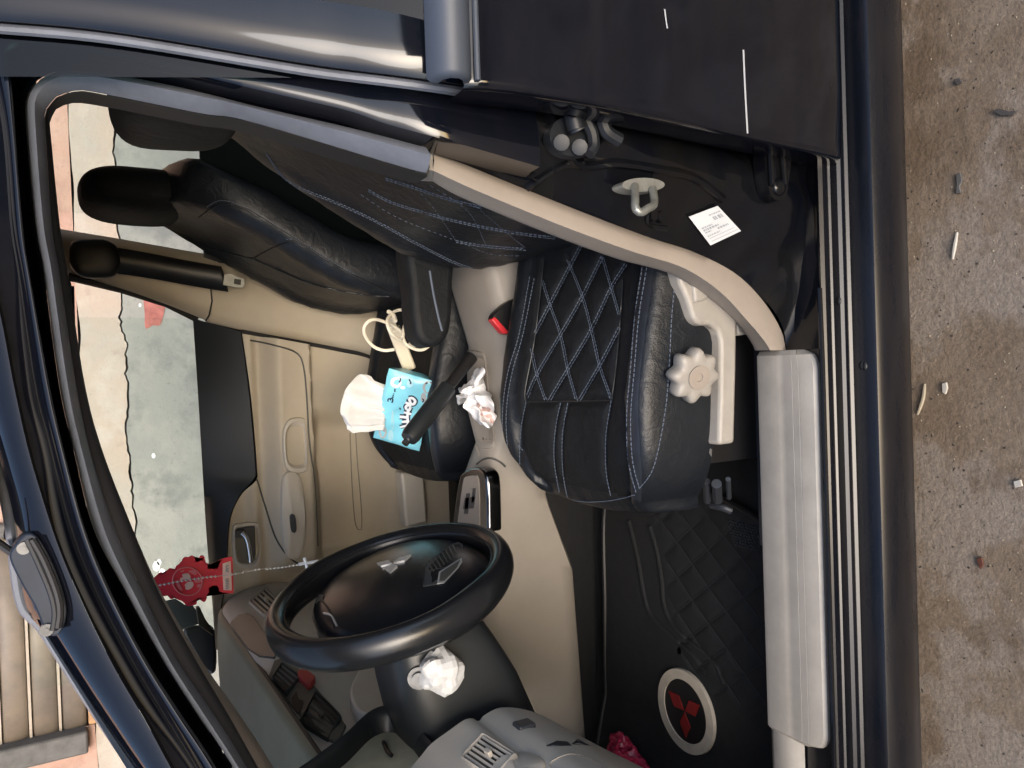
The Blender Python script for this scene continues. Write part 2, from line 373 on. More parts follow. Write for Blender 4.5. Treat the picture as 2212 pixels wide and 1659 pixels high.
# ================================================================== SETTING
g = obj('ground', [(-60, -60, 0), (60, -60, 0), (60, 60, 0), (-60, 60, 0)], [(0, 1, 2, 3)], 'concrete', smooth=False); tag(g, 'worn stained concrete ground beside the car', None, kind='structure')
WY = 3.2
def Wp(x, y): p = at(x, y, Y=WY); return p
wall = thing('plaster_wall', 'pale plastered wall with cement base seen through the car windows', 'wall', (0, WY, 0))
crack = [(x/1.8445, y/1.8445) for x, y in ((440, -600), (446, 300), (450, 488), (453, 678), (470, 950), (484, 1192), (478, 1260), (490, 1310), (503, 1400), (500, 1500), (504, 1600), (500, 1765), (508, 1800), (516, 1860), (524, 1930), (530, 2000), (537, 2159), (545, 2300), (560, 2700), (575, 3200))]
CK = [Wp(*p) for p in crack]
fine = []
for i in range(len(CK)-1):
    for k in range(8):
        p = CK[i].lerp(CK[i+1], k/8); fine.append(p+Vector((0, 0, 0.012*noise.noise(p*14)+0.008*noise.noise(p*45))))
fine.append(CK[-1])
fine = [Vector((9, WY, fine[0].z))]+fine+[Vector((-9, WY, fine[-1].z))]
zt = Wp(165, 600).z
def strip(name, top, bot, y, th, m):
    V = []
    for p, q in zip(top, bot): V += [(p.x, y, p.z), (q.x, y, q.z), (p.x, y+th, p.z), (q.x, y+th, q.z)]
    Fc = []
    for i in range(len(top)-1):
        a = 4*i; b = a+4
        Fc += [(a, a+1, b+1, b), (a+2, b+2, b+3, a+3), (a, b, b+2, a+2), (a+1, a+3, b+3, b+1)]
    return obj(name, V, Fc, m, wall, smooth=False)
gp = lambda p: 0.006+0.011*abs(noise.noise(p*9))
strip('cement_base', [p-Vector((0, 0, gp(p))) for p in fine], [Vector((p.x, 0, 0)) for p in fine], WY-0.012, 0.1, 'cement')
mid = [Vector((p.x, 0, zt+0.012*noise.noise(p*6))) for p in fine]
strip('plaster_coat', mid, fine, WY, 0.1, 'plaster')
obj('wall_core', *box((0, WY+0.16, 2.0), (18, 0.1, 4.0)), 'frame_grey', wall, smooth=False)
# shutter opening: pink render above the plaster band, broken by a roller shutter
sx0, sx1 = -0.62, -1.50; sz0 = Wp(188, 1550).z
def seg(a, b, z0f, z1, name, m, y):
    xs = [a+(b-a)*i/30 for i in range(31)]
    return strip(name, [Vector((x, 0, z1)) for x in xs], [Vector((x, 0, z0f(x))) for x in xs], y, 0.1, m)
seg(9, sx0, lambda x: zt+0.004+0.012*noise.noise(Vector((x, 2, 1))*6), 4.2, 'pink_render', 'pinkband', WY+0.002)
seg(sx1, -9, lambda x: zt+0.004+0.02*noise.noise(Vector((x, 2, 1))*6), 4.2, 'pink_render', 'pinkband', WY+0.002)
seg(sx0, sx1, lambda x: 2.9, 4.2, 'pink_render', 'pinkband', WY+0.002)
shut = thing('roller_shutter', 'ribbed metal roller shutter in the pink wall beyond the windscreen pillar', 'shutter', ((sx0+sx1)/2, WY, sz0))
zz = sz0
while zz < 2.9:
    V, Fc = [], []
    prof = [(0, 0), (0.004, 0.008), (0.02, 0.016), (0.06, 0.02), (0.085, 0.014), (0.095, 0.0)]
    rows = [[Vector((x, WY+0.03-p[1], zz+p[0])) for p in prof] for x in (sx0, sx1)]
    obj('slat', *grid(rows), 'shutter', shut, solid=0.002)
    rows = [[Vector((x, WY+0.034-p, zz+0.095+q)) for p, q in ((0, 0), (0.022, 0.002), (0.022, 0.012), (0, 0.014))] for x in (sx0, sx1)]
    obj('rib', *grid(rows), 'shutter_edge', shut)
    zz += 0.11
obj('side_rail', *box((sx1-0.05, WY-0.01, (sz0+2.9)/2), (0.10, 0.10, 2.9-sz0)), 'frame_grey', shut, bevel=0.01)
obj('side_rail', *box((sx0+0.03, WY-0.01, (sz0+2.9)/2), (0.06, 0.10, 2.9-sz0)), 'frame_grey', shut, bevel=0.01)
obj('bottom_bar', *box(((sx0+sx1)/2, WY+0.0, sz0-0.03), (abs(sx1-sx0)-0.02, 0.05, 0.05)), 'rust', shut, bevel=0.008)
rp = [Wp(x, y) for x, y in ((311, 632), (340, 640), (356, 650), (354, 672), (345, 702), (330, 703), (314, 710), (312, 680))]
obj('exposed_patch', *prism([p+Vector((0, -0.016, 0)) for p in smooth_line(rp, 40, True)], (0, 0.01, 0)), 'red_patch', wall)
for k, (x, y, r) in enumerate(((302, 660, 3), (331, 984, 4), (337, 1222, 8), (350, 1236, 7), (343, 1213, 5))):
    if x > 500: continue
    pts = [Wp(x+r*(1+0.5*noise.noise(Vector((k, i, 0))))*math.cos(i*math.pi/5), y+r*1.4*(1+0.5*noise.noise(Vector((k, i, 4))))*math.sin(i*math.pi/5))+Vector((0, -0.0145, 0)) for i in range(10)]
    obj('paint_fleck', *prism(pts, (0, 0.004, 0)), 'print_white', wall)
# far side of the street behind the camera (seen only as reflections in the paint)
op = thing('street_building', 'brown apartment block across the street mirrored in the dark paint', 'building', (3, -11, 0))
obj('wall', *box((6.5, -11.5, 2.5), (11, 4, 5.0)), 'facade', op, smooth=False)
obj('wall', *box((-9.0, -13.5, 1.8), (12, 4, 3.6)), 'facade_b', op, smooth=False)
for ix in range(6):
    for iz in range(2):
        obj('window', *box((1.9+ix*1.8, -9.5, 1.3+iz*2.0), (0.9, 0.12, 1.2)), 'facade_win', op, smooth=False)
# green shrub beyond the rear window
sh = thing('shrub', 'bright green shrub beyond the rear side window', 'shrub', (2.6, 2.6, 0))
lp = []
for i in range(900):
    a, b, rr = rnd.uniform(0, 6.283), rnd.uniform(-1, 1), rnd.random()**0.4
    c = Vector((2.6+0.5*rr*math.cos(a)*math.sqrt(1-b*b), 2.65+0.3*rr*math.sin(a)*math.sqrt(1-b*b), 0.85+0.55*rr*b))
    u = Vector((rnd.uniform(-1, 1), rnd.uniform(-1, 1), rnd.uniform(-1, 1))).normalized(); v = u.cross(Vector((0.3, 0.7, 0.6))).normalized(); s = rnd.uniform(0.03, 0.055)
    lp.append(([c-u*s, c+v*s*0.45, c+u*s, c-v*s*0.45], [(0, 1, 2, 3)]))
obj('crown', *merge(lp), 'leaf', sh, smooth=False)
obj('trunk', *merge([tube(smooth_line([(2.6, 2.65, 0), (2.6+dx*0.5, 2.65, 0.4), (2.6+dx, 2.65+dy, 0.9)], 8), [0.03-0.003*i for i in range(8)], 7) for dx, dy in ((0.1, 0), (-0.2, 0.1), (0.25, -0.1))]), 'bark', sh)

# ================================================================== CAR
car = thing('parked_car', 'dark navy car with open driver side showing beige and black interior', 'car', (0, 0.7, 0))
def Yt(z): return max(0.0, z-0.90)*0.45
def SY(x, y, off=0.0):
    Y = 0.1
    for _ in range(12):
        p = S(x, y, Y=Y+off); Y = Yt(p.z)
    return S(x, y, Y=Y+off)
# --- door aperture: traced edges of the frame, B side then roof side
KB = {
 'k01': [(2100, 372), (1705, 309), (1336, 262), (1100, 225), (597, 140), (300, 100), (0, 75), (-140, 62)],
 'k12': [(2120, 400), (1705, 340), (1380, 304), (1100, 255), (597, 180), (300, 140), (0, 98), (-75, 92)],
 'k23': [(2150, 665), (1960, 610), (1760, 553), (1542, 494), (1380, 439), (1100, 374), (748, 293), (430, 225), (150, 184), (62, 190)],
 'k34': [(2150, 720), (1960, 660), (1738, 597), (1400, 510), (1000, 423), (700, 345), (400, 290), (230, 285), (150, 320)],
 'k45': [(2150, 830), (1960, 768), (1738, 698), (1600, 664), (1000, 485), (803, 452), (423, 376), (310, 360), (225, 385)],
 'k56': [(2150, 850), (1960, 785), (1738, 715), (1600, 680), (1000, 500), (803, 466), (423, 390), (290, 374), (222, 400)]}
KR = {
 'k01': [(-140, 62), (-200, 130), (-160, 500), (-90, 900), (0, 1252), (54, 1531), (108, 1776), (164, 1970), (238, 2192), (344, 2438), (459, 2667), (574, 2864), (680, 3060), (917, 3500)],
 'k12': [(-75, 92), (-60, 170), (16, 488), (49, 900), (78, 1089), (142, 1531), (195, 1750), (287, 2110), (385, 2356), (525, 2627), (656, 2848), (787, 3060), (1045, 3500)],
 'k23': [(62, 190), (38, 235), (54, 488), (87, 900), (115, 1089), (193, 1531), (253, 1800), (336, 2110), (435, 2356), (574, 2627), (713, 2848), (853, 3060), (1110, 3500)],
 'k34': [(150, 320), (110, 380), (103, 488), (141, 900), (175, 1089), (235, 1531), (295, 1800), (373, 2110), (500, 2356), (648, 2627), (787, 2848), (927, 3060), (1178, 3500)],
 'k45': [(225, 385), (182, 440), (180, 500), (207, 900), (238, 1089), (303, 1531), (360, 1800), (459, 2110), (566, 2356), (705, 2627), (853, 2848), (984, 3060), (1235, 3500)],
 'k56': [(222, 400), (198, 450), (200, 510), (239, 900), (271, 1089), (338, 1531), (410, 1800), (530, 2110), (631, 2356), (779, 2627), (910, 2848), (1029, 3060), (1280, 3500)]}
NB, NR = 60, 110
def K(name, off):
    return smooth_line([SY(x, y, off) for x, y in KB[name]], NB)+smooth_line([SY(x, y, off) for x, y in KR[name]], NR)[1:]
def midrow(a, b, off, t=0.5):
    out = []
    for p, q in zip(a, b): m = p.lerp(q, t); out.append(m+Vector((0, off, 0)))
    return out
c01, c12, c23, c34 = K('k01', 0.0), K('k12', 0.021), K('k23', 0.012), K('k34', 0.052)
obj('weatherstrip', *grid([midrow(c01, c01, 0.003), midrow(c01, c12, 0.012, 0.15), midrow(c01, c12, 0.016, 0.5), midrow(c01, c12, 0.012, 0.85), midrow(c12, c12, 0.002)]), 'rubber', car, ang=60)
rows = [midrow(c01, c01, 0.010), midrow(c12, c12, 0.006), c12, midrow(c12, c23, -0.003, 0.12), midrow(c12, c23, -0.005, 0.4), midrow(c12, c23, -0.005, 0.7), midrow(c12, c23, -0.003, 0.9), c23,
        midrow(c23, c34, 0.02, 0.1), midrow(c23, c34, 0.03, 0.5), c34]
body = obj('body_frame', *grid(rows), 'paint_clean', car, ang=50)
s34, s45, s56 = K('k34', 0.05), K('k45', 0.055), K('k56', 0.075)
ie = NB-46
def cut(r): return r[16:]
obj('door_seal', *grid([cut(r) for r in (midrow(s34, s34, 0.01), midrow(s34, s45, -0.010, 0.15), midrow(s34, s45, -0.018, 0.5), midrow(s34, s45, -0.008, 0.85), s45)]), 'seal', car, ang=80)
obj('seal_lip', *grid([cut(r) for r in (midrow(s45, s45, 0.002), midrow(s45, s56, -0.002, 0.5), s56, midrow(s56, s56, 0.03))]), 'rubber', car, ang=60)
# roof side rail and windscreen pillar skin
ksil = [(-330, 0), (-300, 400), (-240, 900), (-150, 1300), (0, 1840), (57, 2069), (107, 2422), (197, 2536), (344, 2766), (541, 3060), (860, 3520)]
sil = smooth_line([SY(x, y, 0.035) for x, y in ksil], NR)
r01 = c01[NB-1:]
r01 = smooth_line(r01, NR)
rows = [r01, [a.lerp(b, 0.35)+Vector((0, -0.012, 0)) for a, b in zip(r01, sil)], [a.lerp(b, 0.75)+Vector((0, -0.008, 0)) for a, b in zip(r01, sil)], sil, [p+Vector((0, 0.03, 0.004)) for p in sil], [p+Vector((0, 0.07, -0.004)) for p in sil]]
rail = obj('roof_rail', *grid(rows), 'paint_clean', car, ang=50)
obj('drip_moulding', *tube([p+Vector((0, 0.035, 0.006)) for p in sil], 0.006, 8), 'seal', car)
# roof panel, far rail, headliner
def roofgrid(dz, x0, x1, y0, y1):
    rows = []
    for i in range(25):
        x = x0+(x1-x0)*i/24; row = []
        for j in range(21):
            v = j/20; y = y0+(y1-y0)*v
            row.append(Vector((x, y, 1.318+dz+0.055*math.sin(math.pi*v)**0.6-0.10*max(0, (-0.05-x))**1.2-0.02*max(0, x-0.9))))
        rows.append(row)
    return grid(rows)
obj('roof', *roofgrid(0.005, -0.15, 1.75, 0.215, 1.27), 'paint_clean', car)
obj('headliner', *roofgrid(-0.035, -0.13, 1.70, 0.29, 1.24), 'headliner', car)
# near pillar inner trim
p67 = [(530, 2110), (640, 2356), (800, 2627), (955, 2848), (1090, 3060), (1330, 3500)]
a = smooth_line([SY(x, y, 0.076) for x, y in KR['k56'][7:]], 40); b = smooth_line([SY(x, y, 0.12) for x, y in p67], 40)
obj('pillar_trim', *grid([a, [p.lerp(q, 0.5)+Vector((0, -0.004, 0)) for p, q in zip(a, b)], b, [q+Vector((-0.02, 0.05, 0.01)) for q in b]]), 'trim_tan', car)
# far rails and pillars
def bar(name, pts, w, h, m, n=24):
    L = smooth_line(pts, n); rows = [[p+Vector((0, w*math.cos(t), h*math.sin(t))) for t in [2*math.pi*k/10 for k in range(10)]] for p in L]
    return obj(name, *grid(rows, closed_u=True, cap=True), m, car)
bar('cant_rail', [(-0.87, 1.38, 0.95), (-0.62, 1.35, 1.085), (-0.375, 1.30, 1.206), (-0.24, 1.28, 1.27), (-0.10, 1.27, 1.30), (0.1, 1.26, 1.315), (0.8, 1.26, 1.325), (1.75, 1.25, 1.29)], 0.03, 0.035, 'trim_tan')
bar('rail_cover', [(-0.87, 1.42, 0.96), (-0.62, 1.39, 1.095), (-0.375, 1.34, 1.216), (-0.24, 1.32, 1.28), (-0.10, 1.31, 1.31), (0.1, 1.30, 1.33), (0.8, 1.30, 1.34), (1.75, 1.29, 1.30)], 0.03, 0.03, 'paint_clean')
bar('roof_edge', [sil[0]+Vector((-0.02, 0.02, 0.0)), Vector((0.7, 0.205, 1.322)), Vector((1.2, 0.205, 1.318)), Vector((1.75, 0.21, 1.29))], 0.035, 0.035, 'paint_clean')
# windscreen and other panes
obj('windscreen', *grid([[Vector((x-0.05*math.sin(math.pi*i/12), ya+(yb-ya)*i/12, z+0.012+0.03*math.sin(math.pi*i/12))) for i in range(13)] for x, z, ya, yb in ((-0.90, 0.935, 0.02, 1.40), (-0.62, 1.085, 0.10, 1.36), (-0.375, 1.206, 0.17, 1.31), (-0.24, 1.27, 0.20, 1.29), (-0.15, 1.295, 0.215, 1.27))]), 'glass', car)
obj('tail_window', *grid([[Vector((2.15, y, 0.98)) for y in np.linspace(0.15, 1.30, 8)], [Vector((1.75, y, 1.31)) for y in np.linspace(0.24, 1.24, 8)]]), 'glass', car)
# rack foot with screws
rf = [(49, 2184), (90, 2135), (123, 2126), (164, 2159), (221, 2274), (262, 2405), (262, 2471), (238, 2528), (205, 2536), (176, 2512), (139, 2422), (82, 2323), (37, 2225)]
RF = smooth_line([SY(x, y, -0.004) for x, y in rf], 50, True)
foot = obj('rack_foot', *prism(RF, (0.0, 0.05, 0.0)), 'foot', car, bevel=0.004, bseg=3)
for path in ([(130, 2150), (175, 2230), (222, 2345), (240, 2430), (232, 2500)], [(112, 2150), (155, 2240), (205, 2360), (222, 2440), (214, 2510)]):
    obj('ridge', *tube(smooth_line([SY(x, y, -0.006) for x, y in path], 24), 0.0035, 8), 'rubber', foot)
for x, y in ((95, 2185), (185, 2512)):
    c = SY(x, y, -0.008); obj('screw', *merge([tube([c, c+Vector((0, 0.008, 0))], 0.006, 14), tube([c-Vector((0, 0.001, 0)), c+Vector((0, 0.002, 0))], 0.0025, 6)]), 'steel', foot)
obj('roof_bar', *tube([SY(-160, 2060, 0.0), SY(60, 2210, 0.02)], 0.004, 8), 'black', foot)

# --- sill, rocker
prof = [(0.13, 0.30), (0.05, 0.345), (0.02, 0.347), (0.006, 0.349), (0.000, 0.355), (-0.004, 0.357), (-0.007, 0.352), (-0.002, 0.336), (0.003, 0.328), (0.001, 0.3255), (-0.009, 0.3245), (-0.0125, 0.321), (-0.0115, 0.314), (-0.006, 0.304), (-0.009, 0.3005), (-0.0385, 0.2985), (-0.0425, 0.2965), (-0.0465, 0.290), (-0.049, 0.275), (-0.047, 0.245), (-0.036, 0.21), (-0.018, 0.188), (0.05, 0.175)]
rows = [[Vector((x, p[0], p[1]-0.012*max(0, x+0.1)*0)) for p in prof] for x in np.linspace(-1.3, 1.7, 60)]
sill = obj('rocker_panel', *grid(rows), 'paint_dusty', car, ang=28)
obj('seal_flange', *merge([tube([(-0.75, -0.004, 0.3585), (-0.35, -0.004, 0.359), (0.0, -0.004, 0.359), (0.10, -0.002, 0.358)], 0.0035, 8)]), 'jamb', sill)
for x, y in ((1812, 650), (1868, 791), (1861, 790)):
    p = at(x, y, Z=0.326 if x < 1830 else 0.300)
    obj('drain_plug', *ellipsoid(p, (0.006, 0.004, 0.0022), 1, 1, 12, 6), 'black', sill)
# --- beige pillar trim
TO = [(935, 326), (1040, 370), (1250, 455), (1400, 512), (1500, 545), (1590, 592), (1650, 652), (1688, 715), (1697, 757)]
TM = [(935, 368), (1030, 412), (1220, 490), (1365, 543), (1475, 578), (1555, 630), (1612, 690), (1650, 735), (1664, 757)]
TI = [(935, 392), (1000, 428), (1180, 503), (1330, 558), (1450, 592), (1530, 642), (1588, 692), (1620, 735), (1631, 757)]
n = 60
to = smooth_line([at(x, y, Y=0.070) for x, y in TO], n); tm = smooth_line([at(x, y, Y=0.066) for x, y in TM], n); ti = smooth_line([at(x, y, Y=0.105) for x, y in TI], n)
rows = [[p+Vector((0.004, 0.03, 0)) for p in to], to, [p.lerp(q, 0.5)+Vector((0, -0.004, 0)) for p, q in zip(to, tm)], tm, [p.lerp(q, 0.3)+Vector((0, -0.002, 0)) for p, q in zip(tm, ti)], [p.lerp(q, 0.8)+Vector((0, 0, 0)) for p, q in zip(tm, ti)], ti, [p+(p-Vector(CAM)).normalized()*0.04 for p in ti]]
obj('pillar_trim', *grid(rows), 'trim_tan', car, ang=60)
# end face of the trim where it tucks under the seal
obj('trim_end', *prism([to[0], tm[0], ti[0], ti[0]+Vector((0.01, 0.04, 0)), to[0]+Vector((0.01, 0.04, 0))], (0.0, 0.0, 0.004)), 'trim', car)
# --- lower B pillar (door jamb)
rows = []
for i, p in enumerate(to):
    t = i/(n-1); row = []
    zend = p.z if t < 0.6 else p.z+(0.335-p.z)*0.0
    for k in range(26):
        s = k/25; x = p.x+(0.40-p.x)*s
        y = 0.072-0.05*min(1, s*3.2)+0.02*math.exp(-((s-0.62)/0.1)**2)
        z = p.z
        y += 0.012*noise.noise(Vector((x*9, z*9, 3)))+0.004*noise.noise(Vector((x*26, z*26, 8)))
        if t > 0.86: z = p.z-0.010*min(1, s*4)
        row.append(Vector((x, y, z)))
    rows.append(row)
last = rows[-1]
rows.append([Vector((v.x, v.y-0.02 if v.y-0.02 > -0.005 else -0.005, 0.350)) for v in last])
rows.append([Vector((v.x, -0.006, 0.348)) for v in last])
jamb = obj('door_jamb', *grid(rows), 'jamb', car, ang=70)
jb = bvh_of(jamb)
rows = [[Vector((p.x+0.0, 0.06, p.z)) for p in to[:12]], [Vector((0.45, 0.02, p.z)) for p in to[:12]]]
obj('jamb_rib', *tube([q[0] for q in drape([(1180, 230), (1240, 350), (1330, 352), (1420, 365), (1500, 385), (1560, 430)], jb, 40, 0.0)], 0.006, 8), 'jamb', jamb)
obj('jamb_rib', *tube([q[0] for q in drape([(1120, 420), (1200, 365), (1260, 350)], jb, 24, 0.0)], 0.005, 8), 'jamb', jamb)
# striker
st = obj('striker', *merge([prism([at(1390+46*math.cos(a), 399+15*math.sin(a), Y=0.016) for a in np.linspace(0, 2*math.pi, 28, endpoint=False)], (0, 0.02, 0)), tube(smooth_line([at(x, y, Y=yy) for x, y, yy in ((1372, 402, 0.014), (1372, 430, -0.004), (1373, 450, -0.012), (1384, 459, -0.014), (1400, 450, -0.012), (1413, 440, -0.004), (1410, 408, 0.012))], 30), 0.0048, 10)]), 'zinc', jamb, bevel=0)
for x, y in ((1408, 467), (1424, 470)):
    h, nn = hit(x, y, jb); obj('bolt', *tube([h+Vector((0, 0.003, 0)), h-Vector((0, 0.006, 0))], 0.007, 6), 'jamb', jamb)
obj('bolt_plate', *tube([q[0] for q in drape([(1400, 455), (1398, 478), (1412, 490), (1440, 494)], jb, 20, 0.001)], 0.0035, 6), 'jamb', jamb)
# sticker
sp = [drape([p, p], jb, 2, 0.002)[0][0] for p in ((1483, 465), (1545, 441), (1597, 496), (1530, 526))]
o = sum(sp, Vector())/4; sn = (sp[1]-sp[0]).cross(sp[3]-sp[0]).normalized()
if sn.y > 0: sn = -sn
sp = [p-sn*((p-o).dot(sn))+sn*0.003 for p in sp]
stk = obj('data_sticker', *prism(sp, sn*0.0008), 'paper', jamb, label='white printed data sticker on the dark door jamb')
def spq(u, v): return sp[0].lerp(sp[1], u).lerp(sp[3].lerp(sp[2], u), v)+sn*0.0013
lines = []
for v, u0, u1, w in ((0.16, 0.55, 0.95, 0.02), (0.3, 0.6, 0.72, 0.06), (0.3, 0.76, 0.9, 0.06), (0.44, 0.1, 0.45, 0.02), (0.52, 0.1, 0.6, 0.03), (0.6, 0.1, 0.3, 0.02), (0.62, 0.5, 0.85, 0.03), (0.72, 0.1, 0.5, 0.02), (0.8, 0.1, 0.9, 0.008), (0.9, 0.1, 0.95, 0.008)):
    u = u0
    while u < u1:
        e = min(u1, u+(0.9 if w < 0.01 else rnd.uniform(0.03, 0.09)))
        lines.append(([spq(u, v-w), spq(e, v-w), spq(e, v+w), spq(u, v+w)], [(0, 1, 2, 3)])); u = e+0.02
obj('printed_text', *merge(lines), 'print', stk, smooth=False)
# rear door hinges
def hinge(parts, m='steel'):
    return obj('door_hinge', *merge(parts), m, jamb)
hy = 0.006
hinge([prism(smooth_line([at(x, y, Y=0.012) for x, y in ((1188, 300), (1200, 262), (1240, 250), (1275, 256), (1292, 290), (1285, 325), (1250, 338), (1212, 330))], 30, True), (0, 0.014, 0)),
       tube([at(1213, 308, Y=0.012), at(1213, 308, Y=0.002), at(1213, 308, Y=0.0015)], [0.009, 0.009, 0.006], 12), tube([at(1252, 318, Y=0.012), at(1252, 318, Y=0.002), at(1252, 318, Y=0.0015)], [0.009, 0.009, 0.006], 12),
       tube(smooth_line([at(x, y, Y=0.0) for x, y in ((1240, 248), (1245, 270), (1250, 282))], 10), 0.012, 10),
       tube(smooth_line([at(x, y, Y=0.0) for x, y in ((1262, 255), (1278, 285), (1282, 315), (1272, 332))], 14), 0.007, 8)], 'hinge_metal')
hinge([tube(smooth_line([at(x, y, Y=-0.004) for x, y in ((1300, 258), (1310, 285), (1338, 303))], 14), 0.008, 8)], 'hinge_metal')
hinge([tube([at(1240, 258, Y=-0.004), at(1246, 280, Y=-0.004)], 0.010, 10)], 'hinge_metal')
hinge([prism(smooth_line([at(x, y, Y=0.004) for x, y in ((1655, 320), (1660, 405), (1672, 430), (1692, 430), (1702, 405), (1706, 320))], 30, True), (0, 0.02, 0)), tube([at(1690, 330, Y=0.0), at(1696, 400, Y=0.0)], 0.004, 8), tube([at(1664, 330, Y=0.0), at(1668, 400, Y=0.0)], 0.004, 8), ellipsoid(at(1682, 404, Y=0.004), (0.012, 0.006, 0.012), 1, 1, 16, 10)], 'jamb')
# --- rear door
dp = [(0.325, -0.006), (0.333, -0.022), (0.345, -0.030), (0.40, -0.040), (0.48, -0.048), (0.58, -0.056), (0.68, -0.062), (0.76, -0.064), (0.81, -0.062), (0.86, -0.058), (0.905, -0.050), (0.912, -0.044)]
zs = smooth_line([(0, b, a) for a, b in dp], 46)
xs = [0.274, 0.2705, 0.2700, 0.2705, 0.273, 0.278, 0.29, 0.32]+list(np.linspace(0.36, 1.35, 16))
yo = [0.055, 0.030, 0.010, 0.004, 0.001, 0.0, 0.0, -0.001]+[-0.003]*16
rows = [[Vector((x+0.002*math.sin(p.z*9), p.y+o, p.z)) for p in zs] for x, o in zip(xs, yo)]
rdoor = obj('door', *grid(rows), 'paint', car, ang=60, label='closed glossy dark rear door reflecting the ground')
db = bvh_of(rdoor)
k00 = [(2000, 150), (1743, 92), (1488, 33), (1190, -10), (800, -70), (300, -150), (-200, -230)]
fa = smooth_line([SY(x, y, -0.02) for x, y in k00], 50); fb = smooth_line([SY(x, y, -0.02) for x, y in KB['k01']], 50)
rows = [[p+Vector((0.004, 0.03, 0)) for p in fa], [p+Vector((0, 0.006, 0)) for p in fa], fa, [p.lerp(q, 0.5)+Vector((0, -0.004, 0)) for p, q in zip(fa, fb)], [p.lerp(q, 0.9)+Vector((0, -0.001, 0)) for p, q in zip(fa, fb)], [p+Vector((0, 0.004, 0)) for p in fb], [p+Vector((0.002, 0.012, 0)) for p in fb], [p+Vector((0.008, 0.05, 0)) for p in fb]]
obj('window_frame', *grid(rows), 'paint_clean', rdoor, ang=50)
obj('frame_seal', *tube([p+Vector((-0.002, 0.018, 0)) for p in fb], 0.005, 8), 'seal', rdoor)
obj('window_pane', *grid([[Vector((x, Yt(z)+0.004, z)) for z in np.linspace(0.92, 1.30, 8)] for x in (0.30, 0.6, 1.0, 1.35)]), 'glass_tint', rdoor)
mp = [(0.905, -0.046), (0.912, -0.058), (0.922, -0.064), (0.936, -0.060), (0.944, -0.048), (0.945, -0.03)]
obj('belt_moulding', *grid([[Vector((x, y*s+(-0.045)*(1-s), 0.925+(z-0.925)*s)) for z, y in mp] for x, s in ((0.2755, 0.55), (0.277, 0.85), (0.281, 1.0), (0.6, 1), (1.35, 1))]), 'moulding', rdoor, ang=60)
obj('belt_lip', *tube([(0.276, -0.057, 0.9045), (0.6, -0.058, 0.9045), (1.35, -0.058, 0.9045)], 0.0030, 8), 'moulding', rdoor)
sc_ = drape([(1605, 108), (1609, 200), (1614, 288)], db, 20, 0.0006)
obj('scratch', *ribbon(sc_, 0.003), 'print_grey', rdoor)
for pts in ([(1435, 20), (1438, 45), (1441, 62)],):
    q = drape(pts, db, 8, 0.0006)
    if len(q) > 2: obj('scuff', *ribbon(q, 0.002), 'print_grey', rdoor)

# --- sill scuff plate
def sill_plate():
    pf = [(0.118, 0.325), (0.115, 0.352), (0.109, 0.3605), (0.103, 0.3625), (0.082, 0.3630), (0.072, 0.3634), (0.067, 0.3626), (0.063, 0.3618), (0.058, 0.3622), (0.045, 0.3626), (0.0442, 0.3622), (0.0434, 0.3626), (0.034, 0.3624), (0.0332, 0.3620), (0.0324, 0.3624), (0.020, 0.3615), (0.012, 0.3585), (0.008, 0.354), (0.008, 0.345)]
    rows = []; x0, x1 = 0.018, -0.548
    for i in range(81):
        s = i/80; x = x0+(x1-x0)*s; d = min((x0-x), (x-x1)); rr = 0.028
        k = (rr-math.sqrt(max(0, rr*rr-(rr-d)**2))) if d < rr else 0
        rows.append([Vector((x, y+(k*0.95 if y < 0.03 else k*0.3*max(0, (0.06-y)/0.03) if y < 0.06 else 0), z-(0.006 if d == 0 else 0))) for y, z in pf])
    return grid(rows)
sp_ = obj('sill_plate', *sill_plate(), 'trim', car, ang=25)
rows = [[Vector((x, y, z)) for y, z in ((0.115, 0.32), (0.112, 0.35), (0.10, 0.359), (0.078, 0.360), (0.064, 0.357), (0.056, 0.345))] for x in np.linspace(-0.54, -0.62, 5)]+[[Vector((x, y+0.02*(i/6)**2, z+0.10*(i/6)**2)) for y, z in ((0.115, 0.32), (0.112, 0.35), (0.10, 0.359), (0.078, 0.360), (0.064, 0.357), (0.056, 0.345))] for i, x in enumerate(np.linspace(-0.63, -0.80, 7))]
obj('kick_trim', *grid(rows), 'trim', car, ang=50)
# --- cabin floor
def floor_z(x): return 0.245+0.0*x+(0.55*max(0, -0.72-x))
rows = [[Vector((x, y, floor_z(x)+(0.09*max(0, 0.14-y)/0.03 if y < 0.14 else 0))) for y in (0.11, 0.12, 0.14, 0.3, 0.5, 0.69, 0.9, 1.1, 1.40)] for x in np.linspace(-1.25, 1.9, 50)]
obj('floor_carpet', *grid(rows), 'carpet', car)
obj('firewall', *prism([(-1.25, 0.02, 0.2), (-1.25, 1.42, 0.2), (-1.02, 1.42, 0.92), (-1.02, 0.02, 0.92)], (-0.03, 0, 0)), 'black', car)
obj('bonnet', *grid([[Vector((x, y, 0.925-0.10*((-1.0-x)/0.95)**2+0.03*math.sin(math.pi*(y+0.0)/1.45))) for y in np.linspace(0.0, 1.45, 12)] for x in np.linspace(-1.0, -2.0, 12)]), 'paint_clean', car)
obj('hinge_pillar', *prism([(-0.735, -0.03, 0.2), (-0.735, 0.115, 0.2), (-0.70, 0.115, 0.9), (-0.70, 0.0, 0.95), (-0.72, -0.03, 0.9)], (-0.22, 0, 0)), 'jamb', car, bevel=0.01)
obj('fender', *grid([[Vector((x, y, z)) for y, z in ((0.0, 0.92), (-0.04, 0.85), (-0.055, 0.6), (-0.04, 0.22))] for x in np.linspace(-0.82, -1.15, 6)]), 'paint', car)
